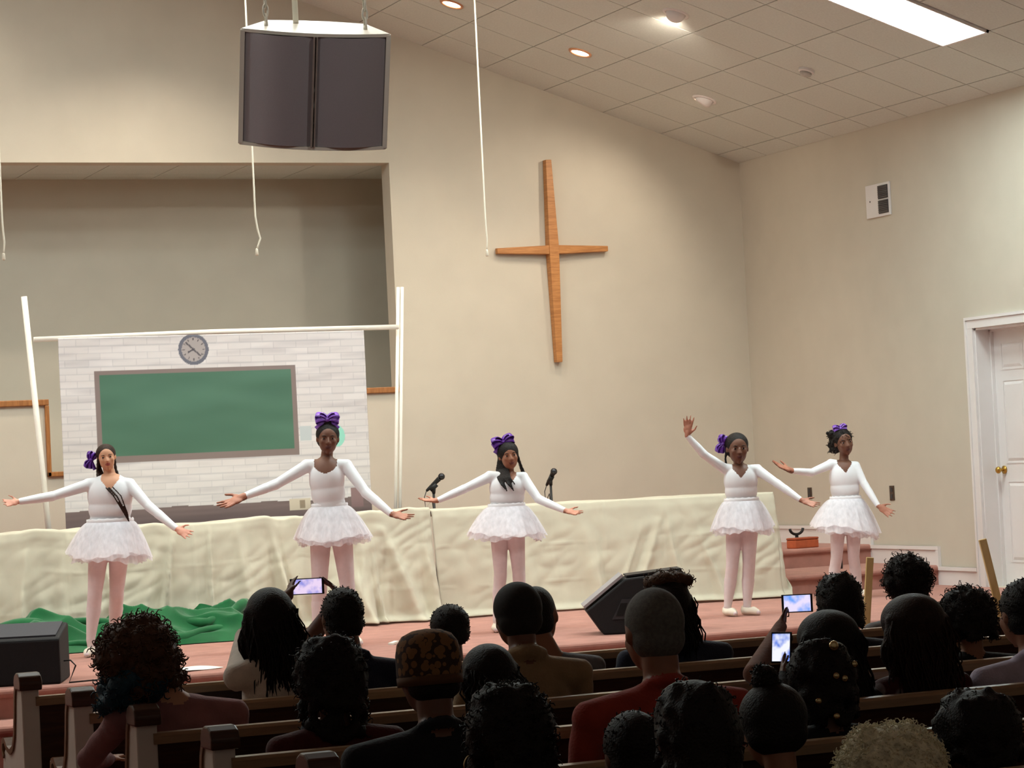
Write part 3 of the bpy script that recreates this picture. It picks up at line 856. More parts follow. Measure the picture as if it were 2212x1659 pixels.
s = MB(); s.tube([(0.33, 0.06, 0.13), (0.37, 0.05, 0.132), (0.40, 0.04, 0.10), (0.36, 0.02, 0.004), (0.6, 0.15, 0.004)], 0.005, 6); obj('cable', s, M_black, t, smooth=True)

# ============================================================ sticks, paper, tape
M_pine = wood('pine', (196, 164, 104), (214, 184, 126), (6, 6, 2), 0.6)
def stick(a, b, w, label, lean):
    a = V(*a); b = V(*b)
    s = MB(); d = b - a
    s.bar((0, 0, 0), d, w, w * 0.55, up=(0.3, 1, 0)); 
    o = obj('wooden_stick', s, M_pine, None, bevel=0.003, loc=tuple(a)); tag(o, label, 'stick', 'wooden sticks standing before the stage')
stick((8.17, 13.984, 0.001), (8.252, 13.92, 0.976), 0.045, 'upright pale wooden stick in front of the stage steps', 0)
stick((9.388, 14.016, 0.001), (9.186, 14.065, 1.036), 0.05, 'slanted pale wooden stick by the white door', 0)
M_paper = mat('white_paper', (238, 236, 226), 0.7, 0.02, 5)
s = MB(); P = np.array([[(x, y, 0.003 + 0.006 * math.sin(x * 9 + y * 5) ** 2) for x in np.linspace(-0.16, 0.16, 9)] for y in np.linspace(-0.12, 0.14, 7)])
s.grid(P); o = obj('paper_sheet', s, M_paper, None, smooth=True, loc=(4.14, 15.1, STG), rot=(0, 0, 0.3), solid=0.002)
tag(o, 'white paper sheet lying on the stage edge carpet', 'paper')
for x, y, r, lab in ((5.75, 15.9, 0.6, 'small white tape scrap on the carpet beside the tall dancer'), (5.72, 15.25, -0.5, 'white tape scrap nearest the stage edge')):
    s = MB(); s.box(-0.035, 0.035, -0.02, 0.02, 0.0, 0.012); s.v = [(a, b, c + 0.01 * (a > 0)) for a, b, c in s.v]
    tag(obj('tape_scrap', s, M_paper, None, loc=(x, y, STG), rot=(0, 0, r)), lab, 'tape', 'tape scraps on the stage')

# things on the upper riser at the right end of the tables
t = thing('cradle_stand', 'small dark curved stand behind the orange box on the steps', 'stand', (10.68, 19.22, STG + 0.32), 0.3)
s = MB(); s.lathe([(0.09, 0), (0.09, 0.015), (0.02, 0.035), (0.014, 0.10)], 20); obj('base', s, M_black, t)
s = MB(); s.tube([(0.08 * math.cos(a), 0, 0.16 + 0.05 * math.sin(a)) for a in np.linspace(math.pi, 2 * math.pi, 13)], 0.012, 8); obj('cradle', s, M_black, t, smooth=True)
t = thing('tool_box', 'small orange box on the top step beside the muslin table', 'box', (10.6, 18.98, STG + 0.32), 0.2)
s = MB(); s.box(-0.13, 0.13, -0.06, 0.06, 0, 0.07); obj('body', s, mat('orange_plastic', (186, 92, 56), 0.5), t, bevel=0.008)
s = MB(); s.box(-0.132, 0.132, -0.062, 0.062, 0.07, 0.09); obj('lid', s, mat('orange_plastic_dark', (160, 76, 46), 0.5), t, bevel=0.008)
t = thing('cable_stand', 'short black post with looping cable on the top step', 'stand', (10.34, 18.98, STG + 0.32), 0)
s = MB(); s.box(-0.03, 0.03, -0.03, 0.03, 0, 0.03); s.tube([(0, 0, 0.03), (-0.005, 0, 0.2)], 0.014, 10); obj('post', s, M_black, t)
s = MB(); s.tube([(0, 0, 0.19), (-0.08, 0, 0.15), (-0.2, -0.02, 0.11), (-0.3, -0.02, 0.03), (-0.32, -0.05, 0.006), (-0.1, -0.05, 0.006)], 0.006, 6)
s.tube([(0, 0, 0.16), (-0.06, 0, 0.09), (-0.18, -0.03, 0.03), (-0.25, -0.04, 0.006)], 0.005, 6); obj('cable', s, M_black, t, smooth=True)
t = thing('black_bottle', 'slim dark bottle standing on the step behind the last dancer', 'bottle', (10.55, 18.3, STG + 0.16))
s = MB(); s.lathe([(0.03, 0), (0.032, 0.02), (0.032, 0.16), (0.012, 0.2), (0.012, 0.24)], 16); obj('body', s, M_black, t, smooth=True)
s = MB(); s.lathe([(0.014, 0.24), (0.014, 0.262)], 12); obj('cap', s, M_dark, t)

# ============================================================ pews
M_pewwood = wood('pew_walnut', (58, 34, 22), (78, 48, 30), (2, 2, 20), 0.35)
M_pewtop = wood('pew_rail', (150, 118, 88), (170, 138, 104), (2, 20, 20), 0.3)
M_pewwhite = mat('pew_white_paint', (226, 216, 204), 0.5, 0.05, 6)
M_cushion = mat('pew_cushion', (92, 34, 36), 0.95, 0.1, 30, bump=0.3, bscale=400)
PX0, PX1 = 2.08, 7.9
def build_pew():
    parts = {}
    L = PX1 - PX0
    s = MB(); s.prism([(0.0, 0.825), (0.03, 0.825), (0.115, 0.40), (0.085, 0.40)], 'x', 0.02, L - 0.02); parts['backrest'] = (s, M_pewwood, 0.0, False)
    s = MB(); s.prism([(-0.02, 0.822), (0.045, 0.822), (0.045, 0.848), (0.036, 0.858), (-0.011, 0.858), (-0.02, 0.848)], 'x', 0.02, L - 0.02); parts['top_rail'] = (s, M_pewtop, 0.0, False)
    s = MB(); s.box(0.02, L - 0.02, 0.085, 0.50, 0.385, 0.41); s.box(0.02, L - 0.02, 0.10, 0.13, 0.05, 0.385); parts['seat'] = (s, M_pewwood, 0.0, False)
    s = MB(); s.box(0.03, L - 0.03, 0.12, 0.50, 0.41, 0.45); parts['cushion'] = (s, M_cushion, 0.012, False)
    def curve():
        return [(0.075, 0.905), (0.100, 0.86), (0.118, 0.78), (0.140, 0.70), (0.180, 0.645), (0.240, 0.625), (0.30, 0.635), (0.345, 0.665)]
    for tag_, x in (('a', 0.0), ('b', L)):
        s = MB(); pr = [(-0.015, 0.0), (0.50, 0.0), (0.46, 0.20), (0.44, 0.45), (0.40, 0.60), (0.36, 0.625)] + list(reversed(curve()[:-1])) + [(0.06, 0.93), (-0.01, 0.93)]
        s.prism(pr, 'x', x - 0.035, x + 0.035); parts['end_panel_' + tag_] = (s, M_pewwhite, 0.006, False)
        s = MB(); c = curve() + [(0.385, 0.655), (0.395, 0.62), (0.37, 0.595)]
        top = [(y, z) for y, z in c]
        for (y0, z0), (y1, z1) in zip(top[:-1], top[1:]):
            s.bar((x, y0, z0), (x, y1, z1), 0.084, 0.022, up=(0, 0, 1) if abs(y1 - y0) > 0.02 else (0, 1, 0))
        parts['arm_trim_' + tag_] = (s, M_pewwood2, 0.0, False)
        s = MB(); s.prism([(-0.03, 0.885), (0.085, 0.885), (0.09, 0.915), (0.075, 0.94), (0.045, 0.953), (0.01, 0.953), (-0.02, 0.94), (-0.034, 0.915)], 'x', x - 0.045, x + 0.045); parts['cap_' + tag_] = (s, M_pewwood, 0.006, False)
    return parts
M_pewwood2 = wood('pew_arm_wood', (112, 78, 50), (132, 94, 60), (8, 8, 8), 0.4)
PARTS = build_pew()
PEW_ME = {}
for k_, (mb, m_, bv, sm) in PARTS.items():
    PEW_ME[k_] = mb.mesh(k_)
    PEW_ME[k_].materials.append(m_)
PEW_LAB = ['front pew with white end panel, nearest the stage', 'second pew from the stage, white end under a dark cap',
           'third pew from the stage, its end beside the person with blue-tipped curls', 'fourth pew from the stage, white end with dark cap showing whole',
           'fifth pew from the stage, only the tip of its end cap showing', 'sixth pew from the stage, hidden behind the seated audience', 'rearmost pew at the lower edge, behind the grey-haired person']
for i, y in enumerate(ROWS):
    t = thing('church_pew', PEW_LAB[i], 'pew', (PX0, y, 0), 0, 'rows of church pews')
    for k_, me in PEW_ME.items():
        o = link(k_.rsplit('_', 1)[0] if k_[-2:] in ('_a', '_b') else k_, me, None, t)
        if PARTS[k_][2]:
            md = o.modifiers.new('bevel', 'BEVEL'); md.width = PARTS[k_][2]; md.segments = 2; md.limit_method = 'ANGLE'
DANCERS = {
 'd1': dict(org=(4.101, 16.871, 0.516),
  pel=(0.000, 0.000, 0.824), top=(-0.009, -0.016, 1.419), chin=(0.008, -0.018, 1.249), nb=(0.024, -0.022, 1.185),
  chest=(0.014, -0.014, 1.073), waist=(0.009, -0.006, 0.908), shL=(-0.116, 0.038, 1.158), elL=(-0.368, 0.037, 1.093),
  wrL=(-0.582, 0.020, 1.070), tipL=(-0.683, 0.008, 1.062), shR=(0.138, -0.069, 1.145), elR=(0.233, -0.191, 0.993),
  wrR=(0.363, -0.349, 0.843), tipR=(0.450, -0.459, 0.777), hipL=(-0.062, 0.028, 0.771), knL=(-0.103, 0.057, 0.420),
  anL=(-0.139, 0.082, 0.118), ftL=(-0.158, 0.061, 0.008), hipR=(0.062, -0.024, 0.764), knR=(0.062, 0.118, 0.417),
  anR=(0.090, 0.366, 0.102), ftR=(0.092, 0.314, 0.012), hemL=(-0.264, 0.116, 0.688), hemR=(0.257, -0.103, 0.663),
  hemB=(0.004, 0.005, 0.605),
 ),
 'd2': dict(org=(5.417, 16.114, 0.516),
  pel=(0.000, 0.000, 0.870), top=(0.009, -0.024, 1.485), chin=(0.002, -0.015, 1.284), nb=(-0.011, -0.007, 1.223),
  chest=(-0.009, -0.004, 1.112), waist=(0.002, -0.003, 0.941), shL=(-0.129, 0.043, 1.211), elL=(-0.345, 0.051, 1.101),
  wrL=(-0.569, 0.017, 1.035), tipL=(-0.766, 0.015, 0.963), shR=(0.114, -0.059, 1.198), elR=(0.201, -0.176, 1.016),
  wrR=(0.306, -0.346, 0.875), tipR=(0.417, -0.478, 0.830), hipL=(-0.056, 0.026, 0.811), knL=(-0.078, 0.049, 0.401),
  anL=(-0.100, 0.068, 0.086), ftL=(-0.094, 0.068, 0.006), hipR=(0.063, -0.025, 0.805), knR=(0.093, -0.024, 0.410),
  anR=(0.111, -0.021, 0.094), ftR=(0.140, -0.031, 0.018), hemL=(-0.220, 0.098, 0.705), hemR=(0.254, -0.102, 0.711),
  hemB=(-0.027, 0.019, 0.655),
 ),
 'd3': dict(org=(6.761, 16.271, 0.516),
  pel=(0.000, 0.000, 0.808), top=(0.017, -0.023, 1.305), chin=(0.037, -0.026, 1.121), nb=(0.021, -0.018, 1.077),
  chest=(0.012, -0.011, 0.987), waist=(0.002, -0.003, 0.872), shL=(-0.098, 0.032, 1.077), elL=(-0.286, 0.049, 1.002),
  wrL=(-0.479, 0.046, 0.935), tipL=(-0.628, 0.065, 0.943), shR=(0.115, -0.057, 1.059), elR=(0.176, -0.164, 0.907),
  wrR=(0.284, -0.337, 0.825), tipR=(0.373, -0.461, 0.791), hipL=(-0.052, 0.024, 0.759), knL=(-0.052, 0.036, 0.399),
  anL=(-0.086, 0.060, 0.086), ftL=(-0.092, 0.065, 0.002), hipR=(0.052, -0.020, 0.754), knR=(0.066, -0.014, 0.393),
  anR=(0.065, -0.003, 0.078), ftR=(0.080, -0.007, -0.000), hemL=(-0.259, 0.114, 0.677), hemR=(0.244, -0.097, 0.650),
  hemB=(0.005, 0.004, 0.611),
 ),
 'd4': dict(org=(8.490, 16.050, 0.516),
  pel=(0.000, 0.000, 0.749), top=(-0.019, -0.010, 1.291), chin=(-0.019, -0.003, 1.080), nb=(-0.008, -0.006, 1.046),
  chest=(-0.005, -0.005, 0.954), waist=(-0.004, -0.001, 0.822), shL=(-0.106, 0.035, 1.048), elL=(-0.262, 0.042, 1.158),
  wrL=(-0.374, 0.053, 1.288), tipL=(-0.366, 0.044, 1.445), shR=(0.107, -0.054, 1.030), elR=(0.190, -0.173, 0.932),
  wrR=(0.288, -0.319, 0.812), tipR=(0.384, -0.433, 0.751), hipL=(-0.050, 0.022, 0.709), knL=(-0.080, 0.047, 0.357),
  anL=(-0.120, 0.073, 0.069), ftL=(-0.085, 0.006, 0.009), hipR=(0.047, -0.018, 0.703), knR=(0.029, 0.001, 0.351),
  anR=(0.008, 0.019, 0.069), ftR=(0.067, -0.058, 0.011), hemL=(-0.215, 0.095, 0.605), hemR=(0.202, -0.080, 0.593),
  hemB=(-0.000, 0.007, 0.554),
 ),
 'd5': dict(org=(9.905, 17.031, 0.516),
  pel=(0.000, 0.000, 0.683), top=(-0.013, -0.015, 1.290), chin=(0.014, -0.019, 1.096), nb=(-0.002, -0.011, 1.032),
  chest=(-0.002, -0.007, 0.918), waist=(-0.000, -0.003, 0.769), shL=(-0.094, 0.028, 1.034), elL=(-0.286, 0.002, 0.978),
  wrL=(-0.475, -0.049, 1.000), tipL=(-0.648, -0.044, 1.068), shR=(0.080, -0.044, 1.007), elR=(0.109, -0.107, 0.876),
  wrR=(0.152, -0.217, 0.710), tipR=(0.235, -0.314, 0.617), hipL=(-0.054, 0.024, 0.643), knL=(-0.078, 0.045, 0.313),
  anL=(-0.119, 0.071, 0.062), ftL=(-0.111, 0.069, 0.004), hipR=(0.051, -0.020, 0.637), knR=(0.043, -0.006, 0.306),
  anR=(0.071, -0.009, 0.052), ftR=(0.124, -0.073, 0.004), hemL=(-0.256, 0.111, 0.597), hemR=(0.228, -0.090, 0.507),
  hemB=(-0.011, 0.012, 0.459),
 ),
}
AUD = {
 'a1': ((2.131, 8.450, 1.239), 2, 0.267),
 'a2': ((2.884, 9.350, 1.266), 1, 0.204),
 'a3': ((3.172, 9.350, 1.225), 1, 0.158),
 'a4': ((2.509, 7.550, 1.181), 3, 0.217),
 'a5': ((2.495, 6.630, 1.239), 4, 0.161),
 'a6': ((3.967, 10.260, 1.078), 0, 0.172),
 'a7': ((3.042, 7.550, 1.125), 3, 0.185),
 'a8': ((3.530, 8.450, 1.240), 2, 0.175),
 'a9': ((4.002, 9.350, 1.177), 1, 0.148),
 'a10': ((2.347, 5.710, 1.163), 5, 0.219),
 'a11': ((3.193, 6.630, 1.288), 4, 0.165),
 'a12': ((4.575, 9.350, 1.197), 1, 0.189),
 'a13': ((2.393, 4.800, 1.212), 6, 0.175),
 'a14': ((2.677, 5.710, 1.054), 5, 0.149),
 'a15': ((3.069, 5.710, 1.092), 5, 0.174),
 'a16': ((5.372, 9.350, 1.157), 1, 0.195),
 'a17': ((4.286, 7.550, 1.148), 3, 0.236),
 'a18': ((6.267, 10.260, 1.162), 0, 0.228),
 'a19': ((4.621, 7.550, 1.181), 3, 0.247),
 'a20': ((5.418, 8.450, 1.117), 2, 0.234),
 'a21': ((5.080, 7.550, 1.179), 3, 0.163),
 'a22': ((3.673, 5.710, 1.032), 5, 0.243),
 'a23': ((2.861, 4.800, 1.080), 6, 0.247),
 'a24': ((3.734, 6.630, 1.113), 4, 0.207),
}

# ============================================================ people: shared parts
FV = V(-math.sin(YAW), -math.cos(YAW), 0)      # from the stage towards the audience
RV = V(math.cos(YAW), -math.sin(YAW), 0)
UP = V(0, 0, 1)
def unit(v):
    v = np.array(v, float); return v / (np.linalg.norm(v) + 1e-9)

def skin(name, rgb):
    m = mat(name, rgb, 0.5, 0.06, 12, spec=0.4)
    m.node_tree.nodes['Principled BSDF'].inputs['Subsurface Weight'].default_value = 0.08
    m.node_tree.nodes['Principled BSDF'].inputs['Subsurface Radius'].default_value = (0.02, 0.008, 0.004)
    return m

def head_prims(c, up, fwd, h, ears=True):
    """c: middle of the head, h: crown to chin"""
    up = unit(up); fwd = unit(np.array(fwd) - up * (np.array(fwd) @ up)); sd = np.cross(up, fwd)
    def L(s_, f_, u_): return np.array(c) + h * (s_ * sd + f_ * fwd + u_ * up)
    def E(c_, rs, rf, ru, t='skin'): return ell(c_, np.array([sd * rs * h, fwd * rf * h, up * ru * h]), t)
    P = [E(L(0, -0.05, 0.12), 0.355, 0.43, 0.385), E(L(0, 0.09, -0.12), 0.29, 0.31, 0.37), ell(L(0, 0.25, -0.42), 0.085 * h),
         cap(L(0, 0.405, 0.02), L(0, 0.455, -0.115), 0.028 * h, 0.05 * h), ell(L(0.05, 0.42, -0.125), 0.032 * h), ell(L(-0.05, 0.42, -0.125), 0.032 * h),
         cap(L(-0.15, 0.335, 0.085), L(0.15, 0.335, 0.085), 0.045 * h, 0.045 * h),
         E(L(0.165, 0.25, -0.09), 0.12, 0.12, 0.13), E(L(-0.165, 0.25, -0.09), 0.12, 0.12, 0.13),
         E(L(0, 0.375, -0.245), 0.105, 0.05, 0.028, 'lips'), E(L(0, 0.37, -0.285), 0.085, 0.05, 0.03, 'lips')]
    if ears:
        P += [E(L(k * 0.355, -0.02, -0.01), 0.035, 0.075, 0.115) for k in (-1, 1)]
    return P, L, sd, fwd, up

def eyes(parent, L, sd, fwd, up, h, lids):
    for k in (-1, 1):
        s = MB(); s.ell(L(k * 0.145, 0.345, 0.025), np.array([sd * 0.050, fwd * 0.034, up * 0.022]) * h, 12, 8)
        e = obj('eye', s, mat('eye_white', (176, 164, 156), 0.5, 0.0), parent, smooth=True)
        s = MB(); s.ell(L(k * 0.145, 0.364, 0.024), np.array([sd * 0.034, fwd * 0.020, up * 0.026]) * h, 10, 8)
        obj('iris', s, mat('iris_dark', (26, 16, 12), 0.2, 0.0), e, smooth=True)
        s = MB(); s.tube([L(k * 0.075, 0.385, 0.105), L(k * 0.15, 0.385, 0.125), L(k * 0.215, 0.345, 0.10)], [0.010 * h, 0.013 * h, 0.008 * h], 8)
        obj('eyebrow', s, lids, parent, smooth=True)

def hand_prims(w, tip, n, thumb, curl=0.5, r=0.0085):
    """w: wrist, tip: middle finger tip, n: palm normal, thumb: direction of the thumb side"""
    w = np.array(w, float); tip = np.array(tip, float); L = max(0.125, np.linalg.norm(tip - w)); d = unit(tip - w)
    n = unit(np.array(n) - d * (np.array(n) @ d)); sd = unit(np.cross(n, d))
    if sd @ np.array(thumb) < 0: sd = -sd
    k = L / 0.16
    P = [ell(w + d * 0.30 * L, np.array([d * 0.25 * L, sd * 0.036 * k, n * 0.014 * k]), 'hand'), cap(w, w + d * 0.15 * L, 0.021 * k, 0.022 * k, 'hand')]
    for i, (o, ln, sp) in enumerate(((0.027, 0.43, 0.20), (0.009, 0.50, 0.06), (-0.009, 0.46, -0.07), (-0.026, 0.36, -0.22))):
        b = w + d * 0.47 * L + sd * o * k
        dd = unit(d + sd * sp)
        a1 = b + dd * ln * L * 0.5 + n * 0.002
        a2 = a1 + unit(dd + n * curl * (0.35 + 0.15 * i)) * ln * L * 0.5
        P += [cap(b, a1, r * k * 1.08, r * k, 'hand'), cap(a1, a2, r * k, r * k * 0.8, 'hand')]
    b = w + d * 0.14 * L + sd * 0.022 * k
    t1 = b + unit(d * 0.75 + sd * 0.8 + n * 0.25) * 0.27 * L; t2 = t1 + unit(d * 1.0 + sd * 0.45 + n * 0.25) * 0.2 * L
    P += [cap(b, t1, r * k * 1.35, r * k * 1.1, 'hand'), cap(t1, t2, r * k * 1.1, r * k * 0.85, 'hand')]
    return P

def curls(me_v, normals, n, ln, rad, seed, jitter=0.7):
    """many short curved spikes standing on a surface, returned as an MB"""
    r = np.random.RandomState(seed); s = MB()
    idx = r.choice(len(me_v), n)
    for i in idx:
        p = me_v[i]; d = unit(normals[i] + r.normal(0, jitter, 3)); q = unit(np.cross(d, r.normal(0, 1, 3)))
        l = ln * r.uniform(0.5, 1.3)
        pts = [p - d * 0.004, p + d * l * 0.32 + q * l * 0.10, p + d * l * 0.48 + q * l * 0.42, p + d * l * 0.30 + q * l * 0.72]
        s.tube(pts, [rad, rad, rad * 0.9, rad * 0.5], 4)
    return s

def hair_obj(parent, prims, m, voxel=0.012, smooth=2, fuzz=None, name='hair', extra=None):
    me = fuse(prims, voxel, smooth)
    me.materials.append(m)
    me.polygons.foreach_set('use_smooth', [True] * len(me.polygons))
    if extra is not None:
        fuzz = fuzz or (1, 0.001, 0.0005, 1)
    if fuzz:
        v = verts_np(me); nn = np.empty(len(me.vertices) * 3); me.vertices.foreach_get('normal', nn); nn = nn.reshape(-1, 3)
        s = curls(v, nn, *fuzz)
        mb = MB(); mb.add(v, [tuple(p.vertices) for p in me.polygons]); mb.add(s.v, s.f)
        if extra is not None: mb.add(extra.v, extra.f)
        me2 = bpy.data.meshes.new(name); me2.from_pydata(mb.v, [], mb.f); me2.materials.append(m)
        me2.polygons.foreach_set('use_smooth', [True] * len(me2.polygons)); me = me2
    me.name = name
    return link(name, me, None, parent)

def ribbon(s, pts, wdir, w, th=0.003):
    pts = [np.array(p, float) for p in pts]; wdir = np.array(wdir, float)
    P = np.array([[p - wdir * w / 2, p + wdir * w / 2] for p in pts])
    s.grid(P)

def bow(parent, c, sd, up, fwd, size, m, tails=True):
    s = MB(); c = np.array(c, float)
    for k in (-1, 1):
        for j, (lift, sc, tw) in enumerate(((0.35, 1.0, 0.0), (-0.15, 0.95, 0.5), (0.9, 0.75, -0.4))):
            d = unit(sd * k + up * lift); e = unit(np.cross(d, fwd) * k); wd = unit(fwd * 0.8 + e * (0.5 + tw))
            pts = []
            for a in np.linspace(0, 2 * math.pi, 15):
                pts.append(c + d * size * sc * 0.5 * (1 - math.cos(a)) * 0.98 + np.cross(wd, d) * size * sc * 0.26 * math.sin(a))
            ribbon(s, pts, wd, size * 0.55)
    if tails:
        for k in (-1, 1):
            d = unit(sd * k * 0.8 - up * 0.7)
            ribbon(s, [c, c + d * size * 0.6 + fwd * 0.01, c + d * size * 1.15], unit(np.cross(d, fwd)), size * 0.4)
    o = obj('hair_bow', s, m, parent, smooth=True, solid=0.003)
    s = MB(); s.ell(c + fwd * 0.012, np.array([sd * 0.2, up * 0.22, fwd * 0.18]) * size, 10, 8); obj('knot', s, m, o, smooth=True)
    return o

# tulle: part of the light passes through
def tulle(name, rgb, alpha):
    m = bpy.data.materials.new(name); m.use_nodes = True; nt = m.node_tree; nt.nodes.clear()
    out = nt.nodes.new('ShaderNodeOutputMaterial'); mx = nt.nodes.new('ShaderNodeMixShader'); tr = nt.nodes.new('ShaderNodeBsdfTransparent')
    df = nt.nodes.new('ShaderNodeBsdfDiffuse'); tl = nt.nodes.new('ShaderNodeBsdfTranslucent'); m2 = nt.nodes.new('ShaderNodeMixShader')
    for n_ in (df, tl): n_.inputs[0].default_value = (*lin(rgb), 1)
    m2.inputs[0].default_value = 0.35; nt.links.new(df.outputs[0], m2.inputs[1]); nt.links.new(tl.outputs[0], m2.inputs[2])
    tc = nt.nodes.new('ShaderNodeTexCoord'); nz = nt.nodes.new('ShaderNodeTexNoise'); nz.inputs['Scale'].default_value = 1.0; mp_ = nt.nodes.new('ShaderNodeMapping'); mp_.inputs['Scale'].default_value = (40, 40, 2.5)
    mr = nt.nodes.new('ShaderNodeMapRange'); mr.inputs[1].default_value = 0.3; mr.inputs[2].default_value = 0.7; mr.inputs[3].default_value = alpha - 0.10; mr.inputs[4].default_value = alpha + 0.10
    nt.links.new(tc.outputs['Object'], mp_.inputs[0]); nt.links.new(mp_.outputs[0], nz.inputs['Vector']); nt.links.new(nz.outputs['Fac'], mr.inputs[0]); nt.links.new(mr.outputs[0], mx.inputs[0])
    nt.links.new(tr.outputs[0], mx.inputs[1]); nt.links.new(m2.outputs[0], mx.inputs[2]); nt.links.new(mx.outputs[0], out.inputs[0])
    return m
M_tulle = tulle('white_tulle', (250, 248, 252), 0.70)
M_leo = mat('white_leotard', (238, 240, 244), 0.75, 0.02, 8, spec=0.2)
M_tights = mat('pale_pink_tights', (230, 216, 218), 0.75, 0.03, 30, spec=0.25)
M_shoe = mat('white_ballet_slipper', (240, 232, 216), 0.6, 0.03, 10)
M_band = mat('white_waistband', (246, 246, 250), 0.7, 0.02, 10)
M_bow = mat('purple_satin', (96, 44, 156), 0.3, 0.08, 10, spec=0.6)
M_hairk = mat('black_hair', (24, 18, 16), 0.55, 0.3, 60, bump=0.5, bscale=160, spec=0.22)
M_hairb = mat('dark_brown_hair', (44, 28, 20), 0.55, 0.3, 60, bump=0.5, bscale=160, spec=0.22)

def tutu(parent, j, RVl, seed, tilt):
    """layered tulle skirt from the waist to the hem"""
    r = np.random.RandomState(seed)
    w = j['waist']; hl, hr, hb = j['hemL'], j['hemR'], j['hemB']
    R = np.linalg.norm(hl - hr) / 2; mid = (hl + hr) / 2
    ax = unit((hr - hl) * V(1, 1, 0.0) + V(0, 0, (hr - hl)[2]))
    drop = w[2] - hb[2]; rw = j['ww']
    g = thing_child('tutu', parent)
    first = None
    for li, (rs, ds, rf) in enumerate(((1.0, 0.86, 15), (0.97, 0.93, 19), (0.90, 1.0, 17), (0.80, 1.0, 23))):
        n, mrow = 150, 12
        a = np.linspace(0, 2 * math.pi, n, endpoint=False); ph = r.uniform(0, 6.28, 5)
        rows = []
        for q in np.linspace(0, 1, mrow):
            ruf = (0.028 * np.sin(rf * a + ph[0]) + 0.016 * np.sin((rf * 2 + 3) * a + ph[1]) + 0.03 * np.sin(5 * a + ph[2])) * q
            rr = rw + (R * rs - rw) * (q ** 0.72) + R * ruf
            e = 0.68 + 0.22 * q
            base = w + (V(mid[0], mid[1], w[2]) - V(w[0], w[1], w[2])) * q
            zz = -drop * ds * q ** 1.12 * (0.93 + 0.07 * np.sin(3 * a + ph[3])) + drop * 0.22 * (q ** 2) * (1 - rs * 0.8 - 0.02) + 0.006 * q * np.sin(rf * a + ph[4])
            rows.append(np.stack([base[0] + rr * np.cos(a) * RV[0] + rr * e * np.sin(a) * FV[0], base[1] + rr * np.cos(a) * RV[1] + rr * e * np.sin(a) * FV[1],
                                  w[2] + zz + np.cos(a) * q * (hr[2] - hl[2]) * 0.5], -1))
        s = MB(); s.grid(np.array(rows), closed_u=True); obj('tulle_layer', s, M_tulle, g, smooth=True)
    s = MB(); a = np.linspace(0, 2 * math.pi, 48, endpoint=False)
    rows = []
    for dz, k in ((-0.014, 1.03), (-0.008, 1.06), (0.010, 1.06), (0.016, 1.02)):
        rows.append(np.stack([w[0] + rw * k * np.cos(a) * RV[0] + rw * k * 0.70 * np.sin(a) * FV[0], w[1] + rw * k * np.cos(a) * RV[1] + rw * k * 0.70 * np.sin(a) * FV[1], w[2] + dz + 0.003 * np.sin(17 * a)], -1))
    s.grid(np.array(rows), closed_u=True); obj('waistband', s, M_band, g, smooth=True)

def thing_child(name, parent):
    o = bpy.data.objects.new(name, None); COL.objects.link(o); o.parent = parent; o.empty_display_size = 0.05
    return o

SKINS = {'light': skin('skin_light_brown', (206, 152, 120)), 'mid': skin('skin_brown', (150, 100, 76)), 'dark': skin('skin_dark_brown', (112, 74, 57))}
PALMS = {'light': skin('palm_light', (222, 158, 136)), 'mid': skin('palm_mid', (196, 134, 110)), 'dark': skin('palm_dark', (176, 118, 96))}
LIPS = {'light': mat('lips_light', (158, 84, 76), 0.4), 'mid': mat('lips_mid', (110, 58, 50), 0.4), 'dark': mat('lips_dark', (84, 44, 40), 0.4)}

